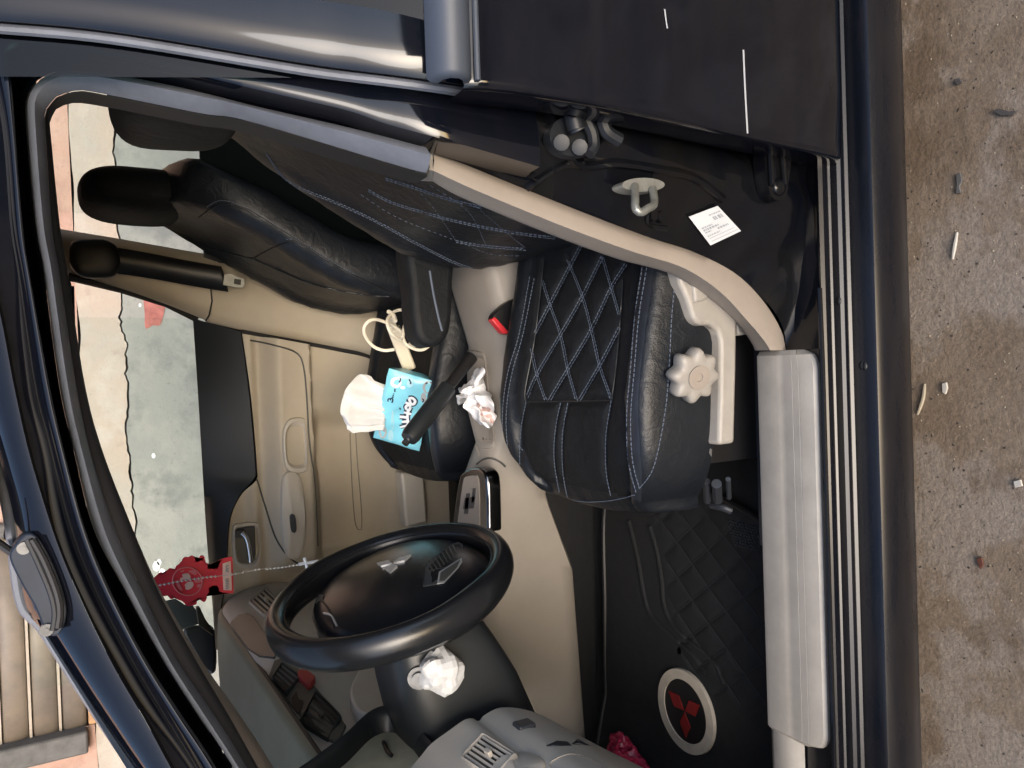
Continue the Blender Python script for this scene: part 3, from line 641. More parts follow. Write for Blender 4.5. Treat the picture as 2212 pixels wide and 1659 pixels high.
obj('side_panel', *grid([[Vector((x, y, z)) for y, z in ((1.44, 0.93), (1.49, 0.8), (1.50, 0.55), (1.46, 0.2))] for x in np.linspace(-1.1, 1.9, 8)]), 'paint', car)
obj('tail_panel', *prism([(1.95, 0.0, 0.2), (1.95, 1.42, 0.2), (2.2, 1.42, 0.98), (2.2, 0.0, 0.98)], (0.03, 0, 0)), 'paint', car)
# rear bench
rows = []
for i in range(13):
    s = i/12; rows.append([Vector((0.98+0.45*max(0, s-0.5)*2*0.5+(0.0 if s > 0.4 else 0.02)-0.02*math.sin(math.pi*((y-0.1)/1.25)*3)**2, y, 0.45+0.62*s)) for y in np.linspace(0.1, 1.36, 25)])
bench = obj('bench_seat', *grid(rows), 'leather', car)
obj('cushion', *ellipsoid((0.98, 0.73, 0.46), (0.27, 0.62, 0.09), 0.4, 0.4), 'leather', bench)
for y in (0.38, 1.08): obj('headrest', *ellipsoid((1.27, y, 1.12), (0.05, 0.13, 0.08), 0.6, 0.6), 'leather', bench)
obj('parcel_shelf', *box((1.65, 0.73, 1.0), (0.7, 1.2, 0.02)), 'vinyl_black', car)

# --- open front door, swung out towards the camera side
fdo = part_ = bpy.data.objects.new('door', None); COL.objects.link(fdo); fdo.parent = car; fdo['label'] = 'driver door swung wide open towards the front'
_h = Vector((-0.76, -0.045, 0)); _d = Vector((-0.34, -0.94, 0)).normalized(); _w = Vector((-_d.y, _d.x, 0)) * -1
fdo.location = _h-ORG[car.name]; ORG[fdo.name] = _h
D3 = lambda u, z, o=0: _h+_d*u+_w*o+Vector((0, 0, z))
_ol = [(0.02, 0.40), (0.0, 0.60), (0.0, 0.90), (0.04, 0.935), (0.5, 0.945), (1.0, 0.955), (1.03, 0.80), (1.03, 0.48), (0.98, 0.36), (0.90, 0.33), (0.12, 0.34)]
_side = 1 if (_w.x < 0) else -1
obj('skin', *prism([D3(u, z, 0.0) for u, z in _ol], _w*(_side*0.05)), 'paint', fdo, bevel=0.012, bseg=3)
obj('door_card', *prism([D3(0.04+u*0.93, 0.36+(z-0.33)*0.93, -_side*0.0) for u, z in _ol], _w*(-_side*0.035)), 'door_beige', fdo, bevel=0.012, bseg=3)
obj('armrest', *prism([D3(u, z, -_side*0.03) for u, z in ((0.25, 0.66), (0.25, 0.73), (0.85, 0.75), (0.88, 0.68), (0.80, 0.64))], _w*(-_side*0.05)), 'door_beige', fdo, bevel=0.015, bseg=3)
_fr = smooth_line([D3(0.03, 0.94), D3(0.40, 1.19), D3(0.62, 1.26), D3(0.92, 1.27), D3(0.99, 1.22), D3(1.02, 0.95)], 50)
obj('window_frame', *tube(_fr, 0.018, 10), 'paint_clean', fdo)
obj('window_pane', *prism(_fr, _w*0.004), 'glass', fdo)
obj('door_handle', *tube([D3(0.12, 0.80, -_side*0.045), D3(0.24, 0.80, -_side*0.05)], 0.008, 10), 'chrome', fdo)

# ================================================================== SEATS
def part(name, loc, label=None):
    o = bpy.data.objects.new(name, None); COL.objects.link(o); o.parent = car; o.location = Vector(loc)-ORG[car.name]; ORG[o.name] = Vector(loc)
    if label: o['label'] = label
    return o
Zs = lambda x, y: ((1800+0.7233*x)/1.8445, (900+0.7233*y)/1.8445)
CS = smooth_line([(v, h, 0) for v, h in ((-1.0, -0.115), (-1.03, -0.07), (-1.02, -0.03), (-0.985, 0.004), (-0.91, 0.015), (-0.82, 0.014), (-0.745, 0.002), (-0.6, 0.002), (0, -0.004), (0.6, 0.002), (0.745, 0.002), (0.82, 0.012), (0.91, 0.014), (0.985, 0.004), (1.02, -0.03), (1.03, -0.07), (1.0, -0.115))], 120)
def cushion(seat, y0, y1, xr, xf, zt, quilt=None):
    yc, HW = (y0+y1)/2, (y1-y0)/2; rows = []; rc = 0.15; N = 110
    for i in range(N+1):
        x = xr+(xf-xr)*i/N; e = max(0, (xf+rc-x)/rc); hw = HW*(1-0.24*e**3.2); row = []
        dz = -0.035*e**3-0.20*max(0, x+0.04)+0.004*math.sin(math.pi*i/N)
        for c in CS:
            v, h = c.x, c.y
            if h < 0: h = h*(1-0.25*e**2)
            bow = 0.016*e*(1-v*v) if abs(v) < 1 else 0
            row.append(Vector((x-bow, yc+hw*v, zt+h+dz+0.0015*noise.noise(Vector((x*20, v*5, y0))))))
        rows.append(row)
    last = rows[-1]
    for k, (dx, q) in enumerate(((-0.010, 0.06), (-0.016, 0.18), (-0.018, 0.4), (-0.014, 0.7), (-0.004, 1.0))):
        zb = min(p.z for p in last); rows.append([Vector((p.x+dx, yc+(p.y-yc)*(1-0.01*k), p.z+(zb-p.z)*q)) for p in last])
    o = obj('cushion', *grid(rows), 'leather', seat, ang=60)
    if quilt:
        b = bvh_of(o); segs = []
        for L in quilt:
            q = [d[0] for d in drape(L, b, 24, 0)]; segs += list(zip(q[:-1], q[1:]))
        A = np.array([[p.x, p.y] for p, _ in segs]); B = np.array([[q.x, q.y] for _, q in segs]); D = B-A; L2 = (D*D).sum(1)+1e-12; w = ORG[o.name]
        for v in o.data.vertices:
            p = v.co+w
            if p.z < zt-0.02-0.20*max(0, p.x+0.04): continue
            P = np.array([p.x, p.y]); t = np.clip(((P-A)*D).sum(1)/L2, 0, 1); d = np.sqrt((((A+D*t[:, None])-P)**2).sum(1).min())
            v.co.z -= 0.0045*math.exp(-(d/0.006)**2); v.co.z += 0.0055*min(1, d/0.026)**0.7+0.0012*noise.noise(p*60)
    o.data.materials.append(MATS['suede']); o.data.materials.append(MATS['leather_perf'])
    w = ORG[o.name]
    for p in o.data.polygons:
        c = p.center+w; v = (c.y-yc)/(HW*(1-0.24*max(0, (xf+rc-c.x)/rc)**3.2))
        if c.x > xf+0.004:
            if abs(v) < 0.74: p.material_index = 1
            elif v < 0 and v > -0.95: p.material_index = 2
    return o
BX = [(0.225, 0.47), (0.205, 0.52), (0.196, 0.58), (0.200, 0.65), (0.222, 0.74), (0.262, 0.815), (0.305, 0.89), (0.340, 0.955), (0.370, 1.01), (0.388, 1.04)]
def backrest(seat, y0, y1, dx, top=0.0):
    yc, HW = (y0+y1)/2, (y1-y0)/2; L = smooth_line([(x+dx, 0, z) for x, z in BX], 44); rows = []
    n = len(L); zt = L[-1].z
    for i, c in enumerate(L):
        s = i/(n-1); hw = HW*(1.0-0.05*math.exp(-(s/0.12)**2)-0.30*max(0, (s-0.68)/0.32)**2.6); th = 0.135-0.03*s; row = []
        if s > 0.93: k = (s-0.93)/0.07; th *= math.sqrt(max(0.02, 1-k*k*0.75))
        for j in range(72):
            a = 2*math.pi*j/72; cx, cy = sq(math.cos(a), 0.55), sq(math.sin(a), 0.5)
            y = yc+hw*cy; front = cx < 0
            x = c.x+th/2+th/2*cx
            if front:
                v = abs(cy); x += (-0.010*math.exp(-((v-0.88)/0.16)**2)+0.018*max(0, 1-(v/0.72)**2)**0.5*(1 if v < 0.72 else 0))*min(1, s*5)*min(1, (1-s)*4)
            x += 0.003*noise.noise(Vector((s*9, cy*3, y0)))+0.0035*noise.noise(Vector((s*26+cy*9, cy*5-s*7, y0+3)))*(1 if front else 0.4)
            row.append(Vector((x, y, c.z+0.006*max(0, s-0.8)/0.2*(1-cy*cy)*8)))
        rows.append(row)
    V, Fc = grid(rows, closed_u=True, cap=True)
    return obj('backrest', V, Fc, 'leather', seat, ang=60)
dseat = part('seat', (0.05, 0.33, 0.245), "driver's black quilted leather seat with blue stitching")
Q1 = [[(715, 105), (590, 340), (455, 600)], [(830, 170), (720, 390), (600, 600), (470, 820), (415, 945)], [(960, 210), (880, 340), (770, 570), (640, 790), (535, 965)], [(925, 560), (815, 770), (700, 965)]]
Q2 = [[(500, 300), (540, 430), (600, 600), (640, 790), (690, 965)], [(640, 190), (720, 390), (770, 570), (815, 770), (880, 955)], [(830, 170), (880, 340), (925, 500)], [(440, 680), (470, 820), (520, 965)]]
BORD = [[(505, 200), (460, 600), (405, 900), (410, 970)], [(410, 970), (640, 966), (880, 960)], [(940, 300), (930, 480), (905, 760), (880, 960)]]
SEAM = [[(600, 975), (570, 1130), (565, 1300), (600, 1500)], [(640, 975), (610, 1150), (612, 1350), (640, 1505)], [(410, 970), (380, 1130), (375, 1300), (395, 1450)], [(880, 960), (850, 1150), (850, 1350), (880, 1500)],
        [(1050, 230), (1010, 500), (985, 800), (965, 1050), (975, 1300), (1020, 1480)], [(1075, 230), (1032, 500), (1006, 800), (987, 1050), (997, 1290), (1035, 1450)], [(1230, 300), (1210, 500), (1195, 800), (1170, 1050), (1110, 1330), (1030, 1450)],
        [(430, 280), (370, 600), (312, 800), (282, 1000), (287, 1200), (332, 1380), (450, 1475), (600, 1500), (750, 1520), (900, 1508), (1020, 1478)], [(455, 290), (392, 600), (335, 800), (303, 1000), (307, 1200), (350, 1365), (460, 1452)]]
zz_ = lambda L: [[Zs(*p) for p in l] for l in L]
cu = cushion(dseat, 0.130, 0.553, 0.27, -0.200, 0.540, zz_(Q1+Q2+BORD+SEAM[:4]))
cb = bvh_of(cu); stp = []
for l in zz_(Q1+Q2):
    for off in (-3.2, 3.2): stp += dashes(drape([(p[0]+off*0.8, p[1]+off*0.35) for p in l], cb, 60, 0.0006), 0.00075, 0.0050, 0.0018)
for l in zz_(SEAM): stp += dashes(drape(l, cb, 70, 0.0006), 0.0007, 0.0050, 0.0020)
obj('stitching', *merge(stp), 'stitch', dseat)
for l in zz_(BORD): obj('piping', *tube([q[0] for q in drape(l, cb, 40, 0.0002)], 0.0012, 6), 'vinyl_black', dseat)
br = backrest(dseat, 0.110, 0.598, -0.006)
bb = bvh_of(br); stp = []
BS = [[(575, 330), (625, 391), (727, 436), (809, 474), (914, 531), (992, 569), (1058, 584), (1123, 577)], [(833, 384), (888, 401), (966, 427), (1045, 446)], [(796, 409), (846, 435), (914, 456), (992, 477), (1097, 498), (1201, 512)], [(985, 519), (1045, 529), (1136, 536)],
      [(870, 380), (930, 440), (985, 520)], [(1000, 420), (1080, 490), (1136, 536)], [(780, 420), (860, 470), (985, 519), (1060, 548), (1130, 552)], [(930, 400), (1010, 455), (1050, 530)]]
for k, l in enumerate(BS):
    for off in (0, 4) if k < 4 else (0,):
        stp += dashes(drape([(p[0], p[1]+off) for p in l], bb, 70, 0.0006), 0.00075 if k < 4 else 0.0005, 0.0050, 0.002 if k < 4 else 0.005)
obj('stitching', *merge(stp), 'stitch', dseat)
hr = obj('headrest', *ellipsoid((0.372, 0.33, 1.118), (0.066, 0.125, 0.076), 0.55, 0.6, ns=0.06, nsc=12), 'suede', dseat)
obj('headrest_post', *merge([tube([(0.39, y, 1.0), (0.375, y, 1.08)], 0.006, 8) for y in (0.27, 0.39)]), 'steel', dseat)
# recline / height knob
kc = at(1495, 810, Y=0.108)
ax, ay, az = frame_from((-0.25, -1, 0.12))
ring = []
for i in range(96):
    a = 2*math.pi*i/96; rr = 0.0350*(1+0.115*math.cos(8*a)); ring.append((rr*math.cos(a), rr*math.sin(a)))
rows = [[kc+ax*(x*s)+ay*(y*s)+az*h for x, y in ring] for s, h in ((0.9, -0.012), (1.0, -0.008), (1.02, 0.006), (0.98, 0.0105), (0.9, 0.0135), (0.62, 0.0145))]
kn = obj('adjuster_knob', *grid(rows, closed_u=True, cap=True), 'trim', dseat, ang=50, label='cream lobed seat adjuster knob')
circ = lambda r, h, k=36: [kc+ax*(r*math.cos(2*math.pi*i/k))+ay*(r*math.sin(2*math.pi*i/k))+az*h for i in range(k)]
obj('knob_cap', *grid([circ(0.0165, 0.0150), circ(0.0172, 0.0175), circ(0.0155, 0.0178), circ(0.006, 0.0172), circ(0.0055, 0.0155), circ(0.001, 0.0155)], closed_u=True, cap=True), 'trim_tan', dseat)
# seat side valance
va = [(1462, 575), (1470, 612), (1485, 645), (1498, 690), (1512, 703), (1535, 702), (1552, 714), (1558, 740), (1557, 850), (1554, 962), (1588, 958), (1592, 800), (1594, 640), (1575, 600), (1530, 560)]
obj('valance', *prism([at(x, y, Y=0.109) for x, y in va], (0, 0.05, 0)), 'trim', dseat, bevel=0.006, bseg=3)
obj('valance_block', *prism([at(x, y, Y=0.104) for x, y in ((1496, 600), (1502, 655), (1530, 648), (1534, 622), (1528, 590))], (0, 0.03, 0)), 'trim', dseat, bevel=0.005, bseg=3)
obj('valance_block', *prism([at(x, y, Y=0.125) for x, y in ((1592, 690), (1595, 725), (1618, 722), (1612, 660), (1594, 650))], (0, 0.03, 0)), 'trim', dseat, bevel=0.003)
obj('seat_base', *prism([(-0.15, 0.17, 0.28), (0.2, 0.17, 0.28), (0.2, 0.17, 0.43), (-0.15, 0.17, 0.43)], (0, 0.34, 0)), 'black', dseat)
# runners and lever
obj('seat_runner', *merge([box((-0.08, 0.155, 0.285), (0.42, 0.03, 0.03)), box((-0.255, 0.155, 0.30), (0.05, 0.012, 0.02)), tube([at(1526, 1040, Z=0.40), at(1528, 1082, Z=0.36)], 0.006, 8), tube([at(1548, 1045, Z=0.40), at(1550, 1080, Z=0.36)], 0.008, 8), tube([at(1573, 1035, Z=0.40), at(1575, 1075, Z=0.36)], 0.004, 8), tube(smooth_line([at(1538, 1092, Z=0.33), at(1560, 1096, Z=0.33), at(1580, 1104, Z=0.32)], 10), 0.006, 8)]), 'switch', dseat)
obj('slide_lever', *tube(smooth_line([at(1370, 1088, Z=0.44), at(1395, 1102, Z=0.42), at(1415, 1104, Z=0.42), at(1432, 1092, Z=0.43)], 16), 0.007, 8), 'gloss_black', dseat)
# worn patch
wp = drape([(1532, 968), (1545, 975), (1550, 985), (1540, 990), (1530, 978)], cb, 12, 0.0008)
if len(wp) > 4: obj('worn_patch', *prism([q[0] for q in wp], (0, -0.0006, 0)), 'worn', dseat)
# armrest flap
def slab(seat, pts, y0, y1, m, name, e=0.012):
    return obj(name, *prism([Vector((p.x, y0, p.z)) for p in pts], (0, y1-y0, 0)), m, seat, bevel=e, bseg=4)
AR = smooth_line([(0.26, 0, 0.700), (0.16, 0, 0.700), (0.10, 0, 0.697), (0.068, 0, 0.690), (0.052, 0, 0.668), (0.060, 0, 0.640), (0.09, 0, 0.622), (0.17, 0, 0.614), (0.26, 0, 0.612)], 40, True)
arm = slab(dseat, AR, 0.606, 0.672, 'suede', 'armrest', 0.014)
ab = bvh_of(arm)
obj('zipper', *tube([q[0] for q in drape([(928, 585), (937, 640), (948, 690), (955, 715)], ab, 24, 0.0005)] or [(0.1, 0.594, 0.65), (0.2, 0.594, 0.65)], 0.0022, 6), 'stitch', dseat)

pseat = part('seat', (0.03, 1.05, 0.245), 'black leather passenger seat holding the tissue pack')
pbk = backrest(pseat, 0.83, 1.285, -0.030)
pbv = bvh_of(pbk)
stp = []
for l in ([(536, 454), (641, 519), (745, 585), (837, 629)], [(547, 558), (609, 527), (640, 522)], [(547, 558), (667, 610), (772, 634), (840, 640)], [(470, 540), (520, 552), (547, 558)], [(430, 470), (480, 440), (536, 454)]):
    q = drape(l, pbv, 50, 0.0005)
    if len(q) > 4:
        obj('piping', *tube([v[0] for v in q], 0.0022, 6), 'leather', pseat); stp += dashes([(v[0]+v[1]*0.001+Vector((0.006, 0, 0.004)), v[1]) for v in q], 0.0007, 0.005, 0.002)
if stp: obj('stitching', *merge(stp), 'stitch', pseat)
pc = cushion(pseat, 0.83, 1.30, 0.25, -0.225, 0.545)
obj('headrest', *ellipsoid((0.386, 1.055, 1.110), (0.050, 0.120, 0.108), 0.72, 0.7, ns=0.05, nsc=10, seed=4), 'suede', pseat)
obj('headrest_post', *merge([tube([(0.40, y, 0.98), (0.392, y, 1.05)], 0.006, 8) for y in (1.0, 1.11)]), 'steel', pseat)
obj('seat_base', *prism([(-0.17, 0.88, 0.26), (0.2, 0.88, 0.26), (0.2, 0.88, 0.45), (-0.17, 0.88, 0.45)], (0, 0.38, 0)), 'black', pseat)

# ================================================================== CONSOLE
con = part('centre_console', (0, 0.72, 0.245), 'beige centre console between the front seats')
# tunnel side panel (towards the driver) and top, lofted along the car
rows = []
for x in np.linspace(-0.98, 0.30, 70):
    up = 0.505+0.055*max(0, min(1, (-0.12-x)/0.12))-0.0*x
    if x > 0.06: up = 0.505+0.04*min(1, (x-0.06)/0.14)
    w0 = 0.655; w1 = 0.795
    if x > 0.02: w0 = 0.655-0.05*min(1, (x-0.02)/0.12)
    zl = 0.345+0.06*max(0, min(1, (x+0.42)/0.16))-0.02*max(0, min(1, (-0.42-x)/0.4))
    if x < -0.1: w1 = 0.755
    row = [Vector((x, w0+0.004, zl-0.012)), Vector((x, w0-0.012, zl)), Vector((x, w0-0.014, zl+0.03)), Vector((x, w0-0.010, max(0.45, zl+0.04))), Vector((x, w0-0.004, up-0.022)), Vector((x, w0+0.006, up-0.006)), Vector((x, w0+0.022, up)), Vector((x, w0+0.06, up+0.002)), Vector((x, w1-0.03, up)), Vector((x, w1-0.012, up-0.006)), Vector((x, w1, up-0.022)), Vector((x, w1+0.01, 0.40)), Vector((x, w1+0.02, 0.245))]
    rows.append(row)
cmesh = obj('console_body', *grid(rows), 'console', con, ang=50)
cb2 = bvh_of(cmesh)
obj('tunnel_carpet', *grid([[Vector((x, y, z)) for y, z in ((0.70, 0.24), (0.682, 0.27), (0.665, 0.32), (0.652, 0.37), (0.66, 0.43))] for x in np.linspace(-0.98, 0.30, 30)]), 'carpet', con)
# tray recess with its rim
TR = [(998, 770), (1042, 768), (1052, 800), (1060, 880), (1069, 950), (1058, 962), (1040, 960), (1028, 940), (1015, 880), (1003, 800)]
tr = [q[0] for q in drape(TR, cb2, 60, 0.0015, True)]
if len(tr) > 20:
    c0 = sum(tr, Vector())/len(tr)
    rows = [[c0+(p-c0)*s+Vector((0, 0, h)) for p in tr] for s, h in ((1.10, -0.003), (1.06, 0.002), (1.0, 0.002), (0.94, -0.001))]
    obj('tray_rim', *grid(rows, closed_u=True), 'console', con)
    obj('tray_floor', *prism([c0+(p-c0)*0.95+Vector((0, 0, 0.0006)) for p in tr], (0, 0, 0.0006)), 'trim_tan', con)
obj('tray_ridge', *tube([q[0] for q in drape([(988, 760), (1005, 850), (1020, 930), (1036, 985)], cb2, 30, 0.0)], 0.003, 6), 'trim', con)
for x in (1046, 1053, 1060):
    q = drape([(x, 942), (x+1, 951)], cb2, 4, 0.003); obj('tray_rib', *tube([v[0] for v in q], 0.0018, 6), 'dash_dark', con)
# seam arch between the two console halves
obj('console_seam', *tube([q[0] for q in drape([(1030, 1003), (1045, 992), (1062, 990), (1080, 998), (1092, 1008)], cb2, 24, 0.0)], 0.0022, 6), 'dash_dark', con)
obj('console_seam', *tube([q[0] for q in drape([(955, 735), (985, 730), (1010, 755), (1030, 800)], cb2, 24, 0.0)], 0.0025, 6), 'trim', con)
# gear gate
GP = [at(x, y, Z=0.578) for x, y in ((975, 1150), (990, 1040), (1003, 1018), (1025, 1010), (1044, 1018), (1052, 1045), (1055, 1150))]
gz = smooth_line(GP, 40)
gg = obj('gear_gate', *prism(gz, (0, 0, -0.03)), 'dark_chrome', con, bevel=0.005, bseg=3, label='chrome framed automatic gear gate')
gi = [at(x, y, Z=0.5795) for x, y in ((986, 1150), (1000, 1042), (1008, 1030), (1025, 1028), (1034, 1040), (1036, 1150))]
obj('gate_plate', *prism(smooth_line(gi, 30), (0, 0, -0.004)), 'console', gg)
for pts in ([(1021, 1055), (1027, 1055), (1024, 1085), (1018, 1085)], [(1007, 1066), (1014, 1066), (1010, 1110), (1002, 1110)], [(1004, 1076), (1026, 1072), (1022, 1098), (1000, 1100)]):
    obj('gate_slot', *prism([at(x, y, Z=0.5806) for x, y in pts], (0, 0, -0.003)), 'switch', gg)
obj('gear_lever', *merge([tube([(-0.32, 0.69, 0.57), (-0.345, 0.685, 0.66)], 0.008, 10), ellipsoid((-0.35, 0.683, 0.69), (0.025, 0.022, 0.04), 0.8, 0.8, 20, 14)]), 'gloss_black', con)
# handbrake
h0, h1 = Vector((0.035, 0.70, 0.535)), at(877, 955, Y=0.655)
d = (h1-h0); hb = part('handbrake', h0, 'black raised handbrake lever with chrome button')
obj('lever', *tube([h0, h0+d*0.45], [0.014, 0.011], 12), 'black', hb)
obj('grip', *tube([h0+d*t for t in (0.36, 0.38, 0.5, 0.75, 0.92, 0.965, 0.98)], [0.012, 0.0175, 0.0185, 0.0185, 0.0185, 0.016, 0.010], 18), 'vinyl_black', hb)
obj('button', *tube([h0+d*0.97, h0+d*1.02], 0.007, 12), 'chrome', hb)
0 and obj('boot', *ellipsoid(h0+Vector((0.0, 0.0, 0.0)), (0.03, 0.022, 0.016), 0.8, 0.8, 24, 12, ns=0.2, nsc=40), 'vinyl_black', hb)
# driver's belt buckle
bk = part('belt_buckle', at(1100, 690, Y=0.60), 'black belt buckle with red button beside the driver seat')
BP = smooth_line([at(x, y, Y=0.588) for x, y in ((1064, 688), (1085, 662), (1112, 645), (1150, 640), (1140, 700), (1100, 722), (1085, 712))], 40, True)
obj('buckle_body', *prism(BP, (0, 0.022, 0)), 'black', bk, bevel=0.004, bseg=3)
obj('release_button', *prism([at(x, y, Y=0.586) for x, y in ((1062, 690), (1070, 684), (1099, 716), (1096, 722), (1086, 719))], (0, 0.018, 0)), 'red_buckle', bk, bevel=0.002)

# ================================================================== FAR SIDE
fd = part('door', (-0.2, 1.38, 0.3), 'beige passenger door trim with dark window ledge')
ptop = [(522, 716), (540, 850), (553, 1000), (551, 1032), (522, 1065), (502, 1105), (494, 1150), (490, 1250), (480, 1310), (476, 1400)]
tp = smooth_line([at(x, y, Y=1.335) for x, y in ptop], 150)
rows = []
gapx = smooth_line([at(x, y, Y=1.335) for x, y in ((522, 716), (640, 738), (730, 755), (790, 768), (818, 785), (842, 812), (870, 860))], 40)
def xgap(z):
    for a, b in zip(gapx[:-1], gapx[1:]):
        if a.z >= z >= b.z: return a.x+(b.x-a.x)*(a.z-z)/max(1e-6, a.z-b.z)
    return gapx[-1].x if z < gapx[-1].z else gapx[0].x
zb = 0.30
sg_ = lambda v: 1/(1+math.exp(-max(-40, min(40, v))))
for k in range(121):
    s = k/120; row = []
    for i, p in enumerate(tp):
        z = p.z+(zb-p.z)*s; lim = xgap(z)-0.006; x0 = tp[0].x; x1 = tp[-1].x
        u = (p.x-x0)/(x1-x0); x = lim+(x1-lim)*u
        y = 1.335
        y -= 0.010*math.exp(-((z-0.845)/0.02)**2)
        # armrest swell
        s3 = lambda t: 0 if t < 0 else 1 if t > 1 else t*t*(3-2*t)
        y -= 0.050*s3((0.835-z)/0.055)*s3((z-0.672-0.02*s3((x+0.30)/0.2))/0.014)*sg_((x+0.485)/0.010)
        y -= 0.007*math.exp(-((z-0.60)/0.10)**4)
        y += 0.040*sg_((x+0.475+0.25*max(0, 0.56-z))/0.006)*sg_((-0.105-x)/0.012)*sg_((0.698-0.02*sg_((x+0.16)/0.02)-z)/0.004)*sg_((z-0.40)/0.03)
        row.append(Vector((x, y, z)))
    rows.append(row)
fpan = obj('door_card', *grid(rows), 'door_beige', fd, ang=70)
fb_ = bvh_of(fpan)
# dark ledge under the window
wl = smooth_line([at(x, y, Y=1.405) for x, y in ((419, 688), (428, 820), (436, 950), (448, 1150), (460, 1290), (468, 1400))], 150)
rows = [[p+Vector((0, 0.02, 0)) for p in wl], wl, [p+Vector((0, -0.012, 0.004)) for p in wl], [a.lerp(b, 0.5)+Vector((0, -0.012, 0.008)) for a, b in zip(wl, tp)], [p+Vector((0, -0.006, 0.004)) for p in tp], [p+Vector((0, 0.004, -0.002)) for p in tp]]
obj('window_ledge', *grid(rows), 'vinyl_black', fd, ang=60)
obj('window_pane', *grid([[p+Vector((0, 0.008, -0.02)) for p in wl], [p+Vector((0, -0.05, 0.40)) for p in wl]]), 'glass', fd)
obj('window_frame', *merge([tube([at(147, 597, Y=1.33), at(261, 624, Y=1.345), at(359, 655, Y=1.375), at(425, 688, Y=1.40)], 0.010, 8), tube([at(-60, 640, Y=1.30), at(152, 612, Y=1.335)], 0.008, 8), tube([at(154, 618, Y=1.37), at(158, 760, Y=1.37), at(150, 1100, Y=1.37)], 0.006, 8)]), 'rubber', fd)
def outline(pts, r, m, name, closed=False, n=50, off=0.0005):
    q = [v[0] for v in drape(pts, fb_, n, off, closed)]
    if len(q) > 4: return obj(name, *tube(q, r, 8, closed), m, fd)
GAP = [at(x, y, Y=1.342) for x, y in ((522, 716), (640, 738), (730, 755), (790, 768), (818, 785), (842, 812))]
obj('door_gap', *tube(smooth_line(GAP, 40), 0.006, 8), 'rubber', fd)
outline([(540, 735), (590, 745), (640, 762), (655, 790), (662, 850), (668, 950), (680, 1050), (686, 1180)], 0.0022, 'dash_dark', 'panel_groove')
outline([(553, 1030), (575, 1100), (600, 1170), (640, 1215), (700, 1225)], 0.0022, 'dash_dark', 'panel_groove')
# pull cup: raised frame and shaded well
PC = [(612, 930), (624, 908), (650, 904), (660, 915), (664, 960), (664, 1005), (655, 1018), (630, 1018), (616, 1005), (611, 965)]
q = [v[0] for v in drape(PC, fb_, 60, 0.0, True)]
c0 = sum(q, Vector())/len(q)
obj('pull_cup', *grid([[c0+(p-c0)*s+Vector((0, -h, 0)) for p in q] for s, h in ((1.06, -0.002), (1.0, 0.007), (0.86, 0.009), (0.74, 0.002), (0.70, -0.004))], closed_u=True), 'trim_in', fd)
obj('cup_well', *prism([c0+(p-c0)*0.76+Vector((0, -0.001, 0)) for p in q], (0, 0.002, 0)), 'door_beige', fd)
# switch strip
SW = [(612, 1030), (645, 1028), (658, 1100), (657, 1170), (645, 1200), (630, 1205), (615, 1190), (606, 1120)]
q = [v[0] for v in drape(SW, fb_, 60, 0.0, True)]; c0 = sum(q, Vector())/len(q)
obj('armrest', *grid([[c0+(p-c0)*s+Vector((0, -h, 0)) for p in q] for s, h in ((1.05, -0.002), (1.0, 0.008), (0.9, 0.011), (0.5, 0.012), (0.02, 0.012))], closed_u=True), 'trim_in', fd)
obj('window_switch', *prism([p+Vector((0, -0.016, 0)) for p in [v[0] for v in drape([(624, 1112), (634, 1112), (637, 1145), (627, 1146)], fb_, 16, 0, True)]], (0, 0.01, 0)), 'switch', fd)
# map pocket
MP = [(690, 1000), (700, 930), (735, 905), (790, 905), (860, 930), (868, 1040), (860, 1130), (800, 1200), (770, 1195), (745, 1160), (715, 1185), (695, 1150), (688, 1080)]
MPo = [(700, 960), (716, 940), (740, 935), (741, 1040), (745, 1110), (742, 1180), (725, 1185), (706, 1150), (696, 1060)]
q = [v[0] for v in drape([(692, 1010), (700, 940), (722, 915), (762, 905), (775, 960), (778, 1060), (785, 1140), (772, 1150), (760, 1060), (756, 950)], fb_, 70, 0, True)]
0 and outline([(840, 900), (770, 905), (722, 912), (702, 935), (693, 1000), (690, 1080), (697, 1150), (715, 1195), (740, 1222)], 0.008, 'door_beige', 'pocket_edge', n=70)
0 and outline([(843, 908), (772, 913), (727, 920), (709, 942), (701, 1002), (698, 1080), (705, 1148), (722, 1188)], 0.005, 'dash_dark', 'pocket_shadow_line', n=70)
outline([(756, 935), (760, 1040), (766, 1120), (773, 1143), (781, 1140), (780, 1090), (772, 1000), (768, 935)], 0.0014, 'bezel', 'pocket_slot', n=50)
# inner handle: bezel, dark well, chrome lever
HB = [(503, 1140), (520, 1131), (552, 1129), (560, 1142), (563, 1190), (556, 1218), (540, 1224), (515, 1221), (505, 1200)]
q = [v[0] for v in drape(HB, fb_, 60, 0, True)]; c0 = sum(q, Vector())/len(q)
obj('handle_bezel', *grid([[c0+(p-c0)*s+Vector((0, -h, 0)) for p in q] for s, h in ((1.04, -0.002), (1.0, 0.006), (0.88, 0.007), (0.80, 0.001))], closed_u=True), 'trim_in', fd)
obj('handle_well', *prism([c0+(p-c0)*0.82+Vector((0, -0.0006, 0)) for p in q], (0, 0.002, 0)), 'dash_dark', fd)
HL = [at(x, y, Y=1.312) for x, y in ((522, 1150), (530, 1158), (535, 1170), (539, 1190), (542, 1214))]
obj('door_handle', *tube(smooth_line(HL, 20), 0.0058, 10), 'chrome', fd)
obj('handle_pad', *prism([at(x, y, Y=1.322) for x, y in ((526, 1140), (551, 1136), (553, 1200), (546, 1212), (538, 1175))], (0, 0.006, 0)), 'switch', fd, bevel=0.002)
